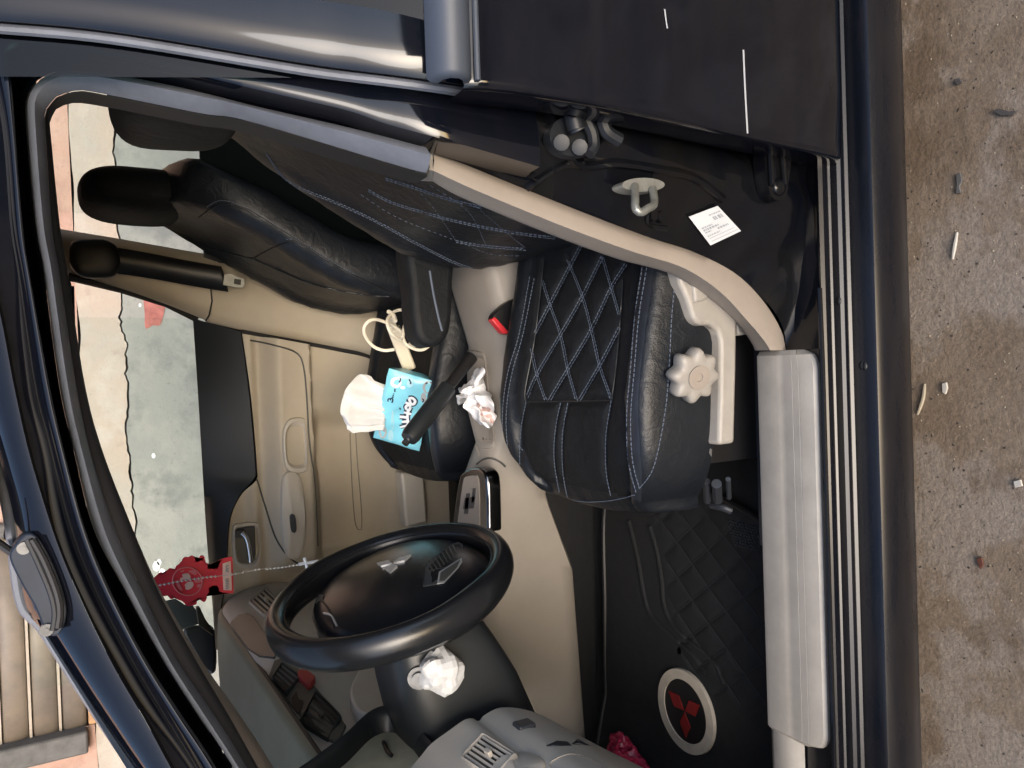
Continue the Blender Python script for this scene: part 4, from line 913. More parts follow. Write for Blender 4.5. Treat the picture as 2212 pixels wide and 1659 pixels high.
obj('handle_pad', *prism([at(x, y, Y=1.320) for x, y in ((508, 1146), (526, 1143), (526, 1162), (508, 1162))], (0, 0.006, 0)), 'switch', fd, bevel=0.002)
# far B pillar and sill trim
pa = smooth_line([at(x, y, Y=1.35) for x, y in ((60, 480), (134, 496), (261, 517), (418, 545), (470, 553))], 30); pb = smooth_line([at(x, y, Y=1.33) for x, y in ((60, 572), (147, 592), (261, 622), (359, 652), (452, 690))], 30)
obj('pillar_trim', *grid([[p+Vector((0.01, 0.05, 0)) for p in pa], pa, [a.lerp(b, 0.3)+Vector((0, -0.025, 0)) for a, b in zip(pa, pb)], [a.lerp(b, 0.8)+Vector((0, -0.022, 0)) for a, b in zip(pa, pb)], pb, [p+Vector((-0.002, 0.03, 0)) for p in pb]]), 'door_beige', car, ang=60)
la = smooth_line([at(x, y, Y=1.33) for x, y in ((440, 560), (560, 600), (700, 640), (870, 700))], 40); lb = smooth_line([at(x, y, Y=1.33) for x, y in ((446, 692), (522, 710), (640, 732), (730, 749), (790, 762), (820, 780), (850, 812))], 40)
obj('sill_trim', *grid([[p+Vector((0.02, 0.03, 0)) for p in la], la, [a.lerp(b, 0.4)+Vector((0, -0.014, 0)) for a, b in zip(la, lb)], [a.lerp(b, 0.85)+Vector((0, -0.010, 0)) for a, b in zip(la, lb)], lb, [p+Vector((-0.002, 0.02, 0)) for p in lb]]), 'door_beige', car, ang=60)
obj('trim_joint', *tube([at(x, y, Y=1.310) for x, y in ((455, 618), (458, 650), (452, 680), (444, 694))], 0.002, 6), 'rubber', car)
obj('sill_trim', *prism([at(x, y, Y=1.28) for x, y in ((866, 1020), (916, 1025), (924, 1130), (878, 1140))], (0, 0.05, 0)), 'trim_in', car, bevel=0.008, bseg=3)
# far rear door seen behind the seats
obj('door', *grid([[Vector((x, 1.34, z)) for z in np.linspace(0.3, 0.945, 12)] for x in np.linspace(0.30, 1.3, 12)]), 'vinyl_black', car, label='dark trim of the closed rear door on the passenger side')
obj('window_pane', *grid([[Vector((x, 1.40, 0.94)) for x in np.linspace(0.42, 1.3, 5)], [Vector((x, 1.33, 1.30)) for x in np.linspace(0.40, 1.3, 5)]]), 'glass', car)
# seat belt
belt = part('seat_belt', at(300, 570, Y=1.27), 'black passenger seat belt with chrome tongue on the pillar')
bp_ = [at(150, 545, Y=1.285), at(185, 553, Y=1.285), at(300, 570, Y=1.275), at(420, 592, Y=1.262), at(486, 603, Y=1.25)]
L = smooth_line(bp_, 30); wv = Vector((1, -0.15, 0.25)).normalized()*0.031
obj('webbing', *grid([[p-wv, p+Vector((0, -0.004, 0)), p+wv] for p in L][6:]), 'black', belt, solid=0.003)
obj('belt_guide', *ellipsoid(at(205, 558, Y=1.275), (0.045, 0.02, 0.05), 0.7, 0.7, 24, 14, ns=0.1, nsc=30), 'black', belt)
tg = [(484, 592), (500, 590), (512, 597), (527, 601), (530, 612), (525, 622), (510, 622), (494, 618), (482, 616)]
T3 = [at(x, y, Y=1.236) for x, y in tg]
hole = [at(x, y, Y=1.2355) for x, y in ((506, 602), (521, 604), (520, 616), (505, 613))]
obj('tongue', *prism(T3, (0, 0.003, 0)), 'zinc', belt, bevel=0.001)
obj('tongue_slot', *prism(hole, (0, 0.002, 0)), 'black', belt)
# passenger door mirror
mir = part('door_mirror', at(430, 1360, Y=1.55), 'dark passenger door mirror beyond the window')
MG = [at(x, y, Y=1.52) for x, y in ((345, 1300), (379, 1293), (399, 1306), (417, 1308), (428, 1325), (430, 1345), (395, 1358), (372, 1368))]
obj('mirror_glass', *prism(MG, (-0.004, 0.003, 0)), 'dash_dark', mir)
MH = [at(x, y, Y=1.525) for x, y in ((395, 1364), (430, 1350), (463, 1360), (466, 1450), (440, 1448), (420, 1415))]
obj('housing', *prism(smooth_line(MH, 40, True), (-0.03, 0.10, -0.01)), 'vinyl_black', mir, bevel=0.01, bseg=3)
obj('sail', *prism([at(x, y, Y=1.42) for x, y in ((424, 1312), (432, 1312), (445, 1340), (461, 1362), (461, 1374), (430, 1352))], (0, 0.02, 0)), 'vinyl_black', mir, bevel=0.003)

# ================================================================== DASHBOARD
dash = part('dashboard', (-0.6, 0.72, 0.5), 'two tone beige and grey dashboard with air vents')
DPT = [(-1.01, 0.925), (-0.85, 0.955), (-0.68, 0.965), (-0.575, 0.962), (-0.558, 0.958), (-0.554, 0.952), (-0.560, 0.946), (-0.66, 0.945)]
DPF = [(-0.552, 0.950), (-0.545, 0.944), (-0.530, 0.915), (-0.522, 0.87), (-0.524, 0.81), (-0.55, 0.73), (-0.60, 0.62), (-0.65, 0.56)]
def lofty(prof, y0, y1, n=40, bulge=0.0):
    P = smooth_line([(x, 0, z) for x, z in prof], 60)
    sm = lambda t: 0 if t < 0 else 1 if t > 1 else t*t*(3-2*t)
    return grid([[Vector((p.x-bulge*sm((0.88-y)/0.36), y, p.z-0.03*max(0, (y-1.22)/0.12)**2)) for p in P] for i, y in enumerate(np.linspace(y0, y1, n+1))])
dtop = obj('top_pad', *lofty(DPT, 0.03, 1.335), 'dash_pad', dash)
dface = obj('dash_face', *lofty(DPF, 0.40, 1.335, 60, 0.075), 'dash_beige', dash)
obj('pad_seam', *tube([(-0.5555, y, 0.9475-0.03*max(0, (y-1.22)/0.12)**2) for y in np.linspace(0.30, 1.33, 40)], 0.0045, 8), 'rubber', dash)
fbv = bvh_of(dface)
def fdrape(pts, n=40, off=0.0, closed=True): return [v[0] for v in drape(pts, fbv, n, off, closed)]
def straight(pts, k=6): return [(pts[i][0]+(pts[(i+1) % len(pts)][0]-pts[i][0])*j/k, pts[i][1]+(pts[(i+1) % len(pts)][1]-pts[i][1])*j/k) for i in range(len(pts)) for j in range(k)]
def sdrape(pts, bv, k=6, off=0.0):
    out = []
    for p in straight(pts, k):
        h, nn = hit(p[0], p[1], bv)
        if h is not None: out.append(h)
    return out
def panel(pts, m, name, th=0.004, n=50, parent=dash, bev=0.0015):
    q = sdrape(pts, fbv)
    if len(q) < 6: return None
    return obj(name, *prism([p+Vector((th, 0, 0)) for p in q], (-th*1.5, 0, 0)), m, parent, bevel=bev)
panel([(497, 1348), (515, 1330), (533, 1326), (548, 1335), (575, 1372), (598, 1408), (594, 1424), (560, 1420), (530, 1400)], 'dash_dark', 'airbag_cover', 0.003)
# end vent
def vent(quad, nsl, mframe, mslat, parent, bv, name='air_vent', deep=0.02, knob=True, tabs=False):
    q = []
    for p in quad:
        h, nn = hit(p[0], p[1], bv)
        if h is None: return None
        q.append(h)
    nrm = (q[1]-q[0]).cross(q[3]-q[0]).normalized()
    if nrm.dot(Vector(CAM)-q[0]) < 0: nrm = -nrm
    P = lambda u, v, o=0: q[0].lerp(q[1], u).lerp(q[3].lerp(q[2], u), v)+nrm*o
    loop = []
    for (u, v) in ((0.04, 0), (0.96, 0), (1, 0.04), (1, 0.96), (0.96, 1), (0.04, 1), (0, 0.96), (0, 0.04)): loop.append((u, v))
    def ring(s, o): return [P(0.5+(u-0.5)*s, 0.5+(v-0.5)*s, o) for u, v in loop]
    rows = [ring(1.16, -0.002), ring(1.14, 0.004), ring(1.04, 0.006), ring(1.0, 0.004), ring(0.98, -0.004)]
    fr = obj(name, *grid(rows, closed_u=True), mframe, parent, ang=50)
    obj('vent_well', *prism([P(u, v, 0.0012) for u, v in ((0, 0), (1, 0), (1, 1), (0, 1))], nrm*0.0008), 'black', fr, smooth=False)
    for i in range(nsl):
        u = (i+0.5)/nsl; w = 0.17/nsl
        V = [P(u-w, 0.02, 0.0022), P(u+w, 0.02, 0.0050), P(u+w, 0.98, 0.0050), P(u-w, 0.98, 0.0022)]
        obj('slat', *prism(V, -nrm*0.0015), mslat, fr, smooth=False)
    if knob: obj('vent_tab', *prism([P(u, v, 0.012) for u, v in ((0.44, 0.45), (0.6, 0.45), (0.6, 0.62), (0.44, 0.62))], -nrm*0.009), mslat, fr, bevel=0.001)
    return fr
vent([(541, 1302), (576, 1272), (606, 1300), (572, 1330)], 5, 'dash_beige', 'dash_beige', dash, fbv)
# centre vents, hazard switch
CV = [(578, 1470), (592, 1432), (608, 1426), (640, 1440), (700, 1510), (748, 1572), (735, 1600), (718, 1606), (690, 1592), (640, 1540)]
bz = panel(CV, 'bezel', 'vent_bezel', 0.005, 60, bev=0.002)
_pl = [at(600, 1470, X=-0.522), at(640, 1445, X=-0.522), at(700, 1570, X=-0.590)]
class PlaneBV:
    def __init__(s, p, o): s.p = p; s.n = (p[1]-p[0]).cross(p[2]-p[0]).normalized(); s.n = s.n if s.n.x > 0 else -s.n; s.o = o
    def ray_cast(s, o, d):
        t = (s.p[0]+s.n*s.o-o).dot(s.n)/d.dot(s.n); return (o+d*t, s.n)
_vb = [v.co+ORG[bz.name] for v in bz.data.vertices]; _n = len(_vb)//2
_c = sum(_vb[:_n], Vector())/_n; _ia, _ib = _n//5, (3*_n)//5
bzv = PlaneBV([_c, _vb[_ia], _vb[(_ia+_n//3) % _n]], 0.0008)
vent([(590, 1468), (610, 1436), (648, 1464), (618, 1498)], 4, 'dash_dark', 'dash_slat', dash, bzv, knob=False)
vent([(652, 1560), (684, 1498), (733, 1548), (708, 1598)], 5, 'dash_dark', 'dash_slat', dash, bzv)
q = sdrape([(643, 1463), (652, 1457), (665, 1459), (682, 1474), (680, 1480), (671, 1492), (664, 1491), (645, 1472)], bzv, 3)
if len(q) > 6: obj('hazard_switch', *prism([p+Vector((0.012, 0, 0)) for p in q], (-0.012, 0, 0)), 'hazard', dash, bevel=0.003, bseg=3, label='red hazard light switch between the centre vents')
q = sdrape([(630, 1510), (640, 1495), (646, 1512), (658, 1516), (645, 1543), (632, 1530)], bzv, 3)
if len(q) > 6: obj('cubby', *prism([p+Vector((0.0015, 0, 0)) for p in q], (-0.001, 0, 0)), 'black', dash)
# centre stack panel
obj('stack_panel', *prism(smooth_line([at(x, y, X=-0.545) for x, y in ((756, 1492), (770, 1455), (786, 1433), (815, 1425), (850, 1460), (862, 1530), (850, 1560), (800, 1545), (770, 1530))], 50, True), (-0.03, 0, 0)), 'dash_beige', dash, bevel=0.004)
# instrument binnacle
rim = smooth_line([at(x, y, X=-0.510) for x, y in ((620, 1700), (690, 1640), (745, 1598), (800, 1547), (842, 1534), (875, 1548), (920, 1604), (965, 1658), (1010, 1730), (960, 1800), (800, 1820), (650, 1780))], 90, True)
cR = sum(rim, Vector())/len(rim)
bn = part('instrument_cluster', cR, 'instrument binnacle with dark hood and pale dial')
rows = [[p+Vector((-0.10, 0, -0.01)) + (p-cR)*0.10 for p in rim], [p+Vector((-0.01, 0, 0))+(p-cR)*0.09 for p in rim], [p+Vector((0.004, 0, 0))+(p-cR)*0.05 for p in rim], [p+(p-cR)*0.0 for p in rim], [p+Vector((-0.008, 0, 0))-(p-cR)*0.03 for p in rim], [p+Vector((-0.030, 0, 0))-(p-cR)*0.06 for p in rim]]
obj('hood', *grid(rows, closed_u=True), 'vinyl_black', bn, ang=60)
obj('dial', *prism([p+Vector((-0.029, 0, 0))-(p-cR)*0.05 for p in rim], (-0.004, 0, 0)), 'dial', bn)
obj('needle', *tube([at(828, 1603, X=-0.534), at(836, 1622, X=-0.534), at(846, 1632, X=-0.534)], 0.003, 6), 'black', bn)
# driver's end of the dash with vent
EP = [(840, 1712), (905, 1638), (931, 1607), (970, 1578), (1005, 1554), (1026, 1553), (1034, 1561), (1041, 1549), (1067, 1533), (1088, 1528), (1126, 1531), (1170, 1545), (1225, 1574), (1301, 1615), (1400, 1664), (1520, 1730)]
ef = smooth_line([at(x, y, Y=0.265) for x, y in EP], 90)
rows = [[p+Vector((-0.04, -0.012, 0.03)) for p in ef], [p+Vector((-0.008, -0.001, 0.004)) for p in ef]]+[[p+Vector((0.0, -0.22*t, 0)) for p in ef] for t in np.linspace(0.0, 1, 14)]
endp = obj('knee_panel', *grid(rows), 'knee', dash, ang=50)
ev = bvh_of(endp)
vent([(1002, 1640), (1046, 1592), (1112, 1634), (1066, 1684)], 6, 'knee', 'knee', dash, ev)
h1, n1 = hit(1132, 1566, ev); axx, ayy, azz = frame_from(n1, (0, 1, 0))
obj('switch_block', *obox(h1+n1*0.004, axx, ayy, azz, (0.026, 0.022, 0.016)), 'switch', dash, bevel=0.0025)
for dx in (-0.005, 0.005): obj('switch_mark', *obox(h1+n1*0.0125+ayy*0.004+axx*dx, axx, ayy, azz, (0.002, 0.002, 0.001)), 'print_white', dash)
for pts in ([(1181, 1612), (1205, 1601), (1228, 1603), (1236, 1611)], [(1237, 1608), (1250, 1597), (1275, 1611)]):
    q = sdrape(pts, ev, 5)
    if len(q) > 6: obj('storage_slot', *prism(q, Vector((0.0012, 0, 0.0012))), 'switch', dash)
for pts in ([(1060, 1690), (1080, 1640), (1140, 1625), (1180, 1650), (1150, 1700)], [(1190, 1660), (1230, 1630), (1290, 1645), (1330, 1680)]):
    q = [v[0] for v in drape(pts, ev, 40, 0.0, True)]
    if len(q) > 12:
        c0 = sum(q, Vector())/len(q); obj('panel_pad', *grid([[c0+(p-c0)*s+Vector((h, -h*0.3, h)) for p in q] for s, h in ((1.0, -0.001), (0.96, 0.003), (0.5, 0.0045), (0.02, 0.0045))], closed_u=True), 'knee', dash)
# column cover
def ring_rr(c, hy, hz, e=0.5, k=40): return [c+Vector((0, hy*sq(math.cos(2*math.pi*i/k), e), hz*sq(math.sin(2*math.pi*i/k), e))) for i in range(k)]
rows = [ring_rr(Vector(c), a, b) for c, a, b in (((-0.345, 0.385, 0.80), 0.035, 0.04), ((-0.36, 0.385, 0.795), 0.075, 0.072), ((-0.40, 0.385, 0.782), 0.082, 0.085), ((-0.46, 0.385, 0.760), 0.088, 0.098), ((-0.53, 0.385, 0.738), 0.092, 0.105), ((-0.66, 0.385, 0.70), 0.092, 0.11))]
colm = obj('column_cover', *grid(rows, closed_u=True, cap=True), 'vinyl_black', dash, ang=60)
0 and obj('lower_cover', *prism([(-0.42, 0.265, 0.70), (-0.56, 0.265, 0.52), (-0.70, 0.265, 0.40), (-0.75, 0.265, 0.75), (-0.55, 0.265, 0.80)], (0, 0.37, 0)), 'black', dash, bevel=0.02, bseg=3)
kk = bvh_of(colm)
h2, n2 = hit(905, 1462, kk)
obj('ignition_lock', *merge([tube([h2-n2*0.004, h2+n2*0.006], 0.016, 20), tube([h2+n2*0.004, h2+n2*0.012], 0.010, 16)]), 'steel', dash)
for sgn, zc in ((1, 0.845),):
    obj('stalk', *tube(smooth_line([(-0.375, 0.45, 0.80), (-0.365, 0.52, 0.815), (-0.355, 0.57, 0.825)], 12), [0.008]*8+[0.010]*4, 10), 'black', dash)

# ================================================================== STEERING WHEEL
wc = Vector((-0.314, 0.395, 0.84)); wn_ = Vector((math.cos(R(15.5)), -0.06, math.sin(R(15.5)))).normalized(); wu = Vector((-math.sin(R(15.5)), 0, math.cos(R(15.5)))); ws = wu.cross(wn_).normalized(); wu = wn_.cross(ws).normalized()
wheel = part('steering_wheel', wc, 'black leather steering wheel with silver diamond emblem')
Wq = lambda a, b, h=0: wc+ws*a+wu*b+wn_*h
ring = [Wq(0.172*math.cos(t), 0.172*math.sin(t)) for t in np.linspace(0, 2*math.pi, 96, endpoint=False)]
rows = []
for i, t in enumerate(np.linspace(0, 2*math.pi, 96, endpoint=False)):
    er = ws*math.cos(t)+wu*math.sin(t); g2 = 1+0.12*max(0, math.cos(2*(t-0.35)))**6
    rows.append([wc+er*(0.172+0.0165*g2*math.cos(a))+wn_*(0.0235*g2*math.sin(a)-0.004) for a in np.linspace(0, 2*math.pi, 16, endpoint=False)])
obj('rim', *grid(rows, closed_u=True, closed_v=True), 'wheel_vinyl', wheel)
for r0, h in ((0.158, 0.010),): obj('rim_stitch', *tube([wc+(ws*math.cos(t)+wu*math.sin(t))*r0+wn_*h for t in np.linspace(0, 2*math.pi, 96, endpoint=False)], 0.0012, 5, closed=True), 'black', wheel)
rows = []
for s, h in ((0.9, -0.05), (1.0, -0.035), (1.0, -0.016), (0.96, -0.006), (0.86, 0.004), (0.68, 0.016), (0.40, 0.025), (0.2, 0.028), (0.02, 0.029)):
    rows.append([Wq(0.158*s*sq(math.cos(t), 0.92)*(1-0.03*math.sin(t)), 0.138*s*sq(math.sin(t), 0.90)-0.018, h) for t in np.linspace(0, 2*math.pi, 64, endpoint=False)])
padh = obj('airbag_pad', *grid(rows, closed_u=True, cap=True), 'gloss_black', wheel, ang=60); padh.data.materials[0] = MATS['wheel_vinyl']
def spoke(pts, h0, h1, m, name='spoke', bev=0.004): return obj(name, *prism([Wq(a, b, h1) for a, b in pts], wn_*(h0-h1)), m, wheel, bevel=bev, bseg=3)
for sg in (1, -1):
    0 and spoke([(sg*0.09, 0.040), (sg*0.165, 0.030), (sg*0.166, -0.012), (sg*0.09, -0.030)], -0.012, 0.012, 'black')
    0 and spoke([(sg*0.06, -0.070), (sg*0.098, -0.138), (sg*0.062, -0.156), (sg*0.020, -0.09)], -0.012, 0.012, 'black')
    0 and spoke([(sg*0.104, 0.000), (sg*0.150, 0.004), (sg*0.152, -0.012), (sg*0.104, -0.024)], 0.010, 0.018, 'silver', 'spoke_trim', 0.002)
    for k in range(0): spoke([(sg*(0.108+0.006*k), 0.006), (sg*(0.111+0.006*k), 0.006), (sg*(0.111+0.006*k), 0.028), (sg*(0.108+0.006*k), 0.028)], 0.010, 0.0145, 'switch', 'spoke_rib', 0.0005)
    0 and spoke([(sg*0.070, -0.100), (sg*0.086, -0.128), (sg*0.074, -0.134), (sg*0.054, -0.104)], 0.010, 0.018, 'silver', 'spoke_trim', 0.002)
def diamonds(P, r, m, name, parent, th):
    # three rhombi meeting at a point, one up and two down
    out = []
    for k in range(3):
        a = math.pi/2+2*math.pi*k/3; d = (math.cos(a), math.sin(a)); e = (math.cos(a+math.pi/6), math.sin(a+math.pi/6)); f2 = (math.cos(a-math.pi/6), math.sin(a-math.pi/6))
        L = r/math.sqrt(3)
        out.append(obj(name, *prism([P(0.04*r*d[0], 0.04*r*d[1]), P(L*e[0], L*e[1]), P(r*d[0], r*d[1]), P(L*f2[0], L*f2[1])], th), m, parent, bevel=0.0006 if m == 'chrome' else 0))
    return out
diamonds(lambda a, b: Wq(-a, -b-0.012, 0.0288), 0.031, 'silver', 'emblem_diamond', wheel, wn_*0.003)

pdv = bvh_of(padh)
def pline(pts, r, m, name, closed=False, n=40):
    q = [v[0] for v in drape(pts, pdv, n, 0.0008, closed)]
    if len(q) > 3: obj(name, *tube(q, r, 6, closed), m, wheel)
def pface(pts, m, name, off=0.001):
    q = sdrape(pts, pdv, 5)
    if len(q) > 6: obj(name, *prism([p+wn_*off for p in q], wn_*0.0008), m, wheel)
pface([(914, 1268), (916, 1225), (985, 1168), (1000, 1178), (996, 1212), (955, 1262)], 'switch', 'spoke_insert', 0.0006)
for k in range(9):
    a = k/9; pline([(916+70*a, 1222-50*a), (930+66*a, 1240-46*a)], 0.0009, 'dash_dark', 'insert_rib', n=8)
pface([(945, 1264), (949, 1238), (998, 1207), (999, 1216), (992, 1228), (960, 1262)], 'silver', 'spoke_trim', 0.0014)
pface([(950, 1260), (953, 1241), (995, 1214), (988, 1229), (961, 1258)], 'dash_dark', 'spoke_trim_face', 0.0026)
pline([(916, 1262), (917, 1230), (922, 1222)], 0.0012, 'black', 'pad_seam', n=12)
pline([(722, 1356), (712, 1320), (690, 1290)], 0.0014, 'black', 'pad_seam', n=12)
pline([(728, 1352), (716, 1330), (700, 1325)], 0.0016, 'silver', 'spoke_trim', n=10)
pface([(650, 1312), (690, 1285), (700, 1288), (697, 1295), (655, 1322)], 'dash_dark', 'spoke_insert', 0.001)

# ================================================================== LOOSE THINGS
# floor mat
def matz(x): return 0.262+0.50*max(0, -0.70-x)**1.15
MO = [(-0.255, 0.215), (-0.30, 0.190), (-0.50, 0.178), (-0.68, 0.176), (-0.80, 0.19), (-0.86, 0.26), (-0.88, 0.45), (-0.86, 0.60), (-0.74, 0.645), (-0.50, 0.640), (-0.30, 0.630), (-0.235, 0.58), (-0.215, 0.40)]
mo = smooth_line([(x, y, 0) for x, y in MO], 260, True)
fm = thing('floor_mat', 'black quilted floor mat with round cream and red emblem under the wheel', 'floor mat', (-0.5, 0.4, 0.255))
c0 = Vector((-0.54, 0.41, 0))
def qd(p):
    s1, s2 = (p.x*0.78+p.y*0.63)/0.052, (p.x*0.78-p.y*0.63)/0.052
    return min(abs(s1-round(s1)), abs(s2-round(s2)))*0.052
def qzone(p): return 1/(1+math.exp(max(-40, min(40, (p.y-0.43-0.25*(p.x+0.45))/0.008))))/(1+math.exp(max(-40, min(40, (-0.60-p.x)/0.008))))
def quilt_z(p): d = qd(p); return qzone(p)*(-0.0030*math.exp(-(d/0.0045)**2)+0.002*min(1, d/0.02))
rows = []
for k in range(90):
    s = 1-k/89*0.98
    rows.append([Vector((c0.x+(p.x-c0.x)*s, c0.y+(p.y-c0.y)*s, 0)) for p in mo])
rows = [[Vector((p.x, p.y, matz(p.x)-0.012)) for p in rows[0]]]+[[Vector((p.x, p.y, matz(p.x)+0.004*noise.noise(p*7)+(0.0 if k else -0.003)+quilt_z(p))) for p in r] for k, r in enumerate(rows)]
mm = obj('mat_pile', *grid(rows, closed_u=True), 'matcloth', fm)
mv = bvh_of(mm)
obj('mat_binding', *tube([Vector((p.x, p.y, matz(p.x)+0.002)) for p in mo], 0.005, 8, closed=True), 'black', fm)
ln = []
Zm = lambda x, y: ((2200+0.6993*x)/1.8445, (1900+0.6993*y)/1.8445)
for a, b in (((650, 500), (1000, 900)), ((820, 480), (1140, 850)), ((700, 590), (1170, 1180)), ((1040, 430), (1180, 640)), ((620, 560), (940, 1000)), ((850, 590), (790, 800)), ((1080, 440), (960, 760)), ((1000, 740), (880, 930)), ((1090, 830), (960, 1050)), ((900, 520), (800, 760)), ((700, 450), (690, 720)), ((1000, 480), (850, 860))):
    pass
for fam in (1, -1):
    for k in range(-30, 31):
        pts = []
        for i in range(160):
            t = -0.9+i*0.01
            x_ = t; y_ = fam*(k*0.052-x_*0.78)/0.63; p = Vector((x_, y_, 0))
            if -0.60 < x_ < -0.27 and 0.20 < y_ < 0.43+0.25*(x_+0.45)-0.01: pts.append(Vector((x_, y_, matz(x_)-0.0012+0.004*noise.noise(p*7))))
        if len(pts) > 3: ln.append(tube(pts, 0.0009, 5))
obj('quilt_stitching', *merge(ln), 'mat_line', fm)
for l in ([(560, 280), (600, 420), (630, 600), (640, 720), (690, 840), (800, 950), (930, 1060), (980, 1180)], [(440, 250), (490, 450), (530, 680), (570, 790), (680, 900), (800, 1010), (880, 1120)]):
    q = drape([Zm(*p) for p in l], mv, 60, 0.001)
    if len(q) > 5: obj('piped_rib', *tube([v[0] for v in q], 0.0045, 8), 'matcloth', fm)
# heel pad / dimpled corner
dm = []
for i in range(11):
    for j in range(9):
        h, nn = hit(*Zm(1000+i*18+j*6, 250+j*17+i*4), mv)
        if h is not None and h.z < 0.3: dm.append(ellipsoid(h+Vector((0, 0, 0.001)), (0.0026, 0.0026, 0.0026), 1, 1, 6, 4))
obj('dimples', *merge(dm), 'mat_line', fm)
# emblem: ring is round, lying on the mat
ec, en = hit(1486, 1534, mv); ex = Vector((1, 0, -0.0)); ex = (ex-en*ex.dot(en)).normalized()
if en.z < 0: en = -en
ey = en.cross(ex)
Er = 0.076
E_ = lambda r, t, o: ec+(ex*math.cos(t)+ey*math.sin(t))*r+en*o
ts = np.linspace(0, 2*math.pi, 72, endpoint=False)
obj('emblem_disc', *grid([[E_(r, t, o) for t in ts] for r, o in ((Er, -0.004), (Er, 0.006), (Er*0.76, 0.007), (0.001, 0.007))], closed_u=True), 'black', fm)
obj('emblem_ring', *grid([[E_(r, t, o) for t in ts] for r, o in ((Er*1.02, 0.002), (Er*1.01, 0.0088), (Er*0.77, 0.0092), (Er*0.76, 0.006))], closed_u=True), 'ring', fm)
ra = R(32+180)
diamonds(lambda a, b: ec+(ex*(a*math.cos(ra)-b*math.sin(ra))+ey*(a*math.sin(ra)+b*math.cos(ra)))+en*0.0075, Er*0.66, 'red_logo', 'emblem_diamond', fm, en*0.0016)

# tissue pack
B1, B2 = at(940, 825, Z=0.552), at(906, 975, Z=0.552); T1, T2 = at(840, 795, Y=B1.y+0.045), at(806, 945, Y=B2.y+0.045)
pk = thing('tissue_pack', 'bright blue soft tissue pack on the passenger seat', 'tissue pack', tuple((B1+B2)/2))
nrm = (B2-B1).cross(T1-B1).normalized()
if nrm.dot(Vector(CAM)-B1) < 0: nrm = -nrm
def Pk(u, v, o): return B1.lerp(B2, u).lerp(T1.lerp(T2, u), v)+nrm*o
rows = []; nn_ = 28
def edge(t): return max(0.0, 1-abs(2*t-1)**4)
for side in (0, 1):
    for i in range(nn_+1):
        u = i/nn_ if side == 0 else 1-i/nn_; row = []
        for j in range(17):
            v = j/16; e = (edge(u)*edge(v))**0.5
            o = (0.012*e if side == 0 else -0.055*e-0.0)
            p = Pk(u, v, o); p += noise.noise_vector(p*38)*0.004*(0.4+e); row.append(p)
        rows.append(row)
pko = obj('wrapper', *grid(rows, closed_v=True), 'cyan', pk)
pv = bvh_of(pko)
Zp = lambda x, y: ((1480+0.2230*x)/1.8445, (1450+0.2230*y)/1.8445)
def pr(pts, w, m, off, name, closed=False, n=36):
    q = drape([Zp(*p) for p in pts], pv, n, off, closed)
    if len(q) > 3:
        if closed: q = q+[q[0]]
        return ribbon(q, w)
LOGO = [[(668, 612), (735, 606), (782, 655), (755, 712), (706, 700), (690, 655), (668, 612)], [(745, 715), (690, 712), (610, 680)], [(700, 770), (678, 735), (640, 738), (618, 770), (638, 806), (678, 806), (700, 770)], [(690, 800), (655, 850), (650, 960), (655, 1040), (640, 1100)], [(580, 855), (650, 872), (715, 890)], [(505, 940), (580, 945), (650, 958)], [(545, 1028), (600, 1025), (665, 1010)], [(512, 1118), (580, 1105), (640, 1090)]]
for m, w, off, name in (('print_navy', 0.0125, 0.0012, 'logo_outline'), ('print_white', 0.0062, 0.0020, 'logo_letter')):
    ps = [x for x in (pr(l, w, m, off, name) for l in LOGO) if x]
    V, Fc = merge(ps); obj(name, V, Fc, m, pk)
ps = [pr(l, 0.0032, None, 0.0014, '') for l in ([(300, 668), (303, 628), (333, 616), (346, 645), (348, 615), (378, 612), (384, 650), (366, 690)], [(372, 592), (398, 582)], [(380, 560), (402, 555)], [(396, 530), (410, 530)], [(425, 500), (420, 470), (430, 440)], [(515, 250), (518, 290), (495, 325)], [(675, 270), (705, 335), (690, 352)], [(965, 352), (1005, 340)], [(1050, 330), (1088, 345), (1082, 410)], [(905, 615), (930, 640), (910, 680)], [(505, 775), (520, 810)])]
obj('small_print', *merge([p for p in ps if p]), 'print_navy', pk)
def blob(c, rx, ry, m, name, off, seed=0):
    pts = [Zp(c[0]+rx*(1+0.2*noise.noise(Vector((i, seed, 0))))*math.cos(i*math.pi/6), c[1]+ry*(1+0.2*noise.noise(Vector((i, seed, 5))))*math.sin(i*math.pi/6)) for i in range(12)]
    q = drape(pts, pv, 30, off, True)
    if len(q) > 10: return obj(name, *grid([[v[0] for v in q], [sum((w[0] for w in q), Vector())/len(q)+(v[0]-sum((w[0] for w in q), Vector())/len(q))*0.05 for v in q]], closed_u=True), m, pk)
blob((440, 330), 100, 95, 'print_white', 'printed_patch', 0.0010, 1); blob((560, 420), 45, 30, 'print_white', 'printed_patch', 0.0011, 2)
blob((1010, 420), 95, 110, 'print_grey', 'printed_patch', 0.0010, 3); blob((930, 600), 50, 90, 'print_grey', 'printed_patch', 0.0010, 4)
blob((205, 1215), 70, 110, 'print_grey', 'printed_patch', 0.0010, 5); blob((345, 1270), 50, 100, 'cyan_light', 'printed_patch', 0.0010, 6); blob((690, 350), 60, 70, 'cyan_light', 'printed_patch', 0.0008, 7); blob((380, 1000), 25, 180, 'cyan_light', 'printed_patch', 0.0009, 8)
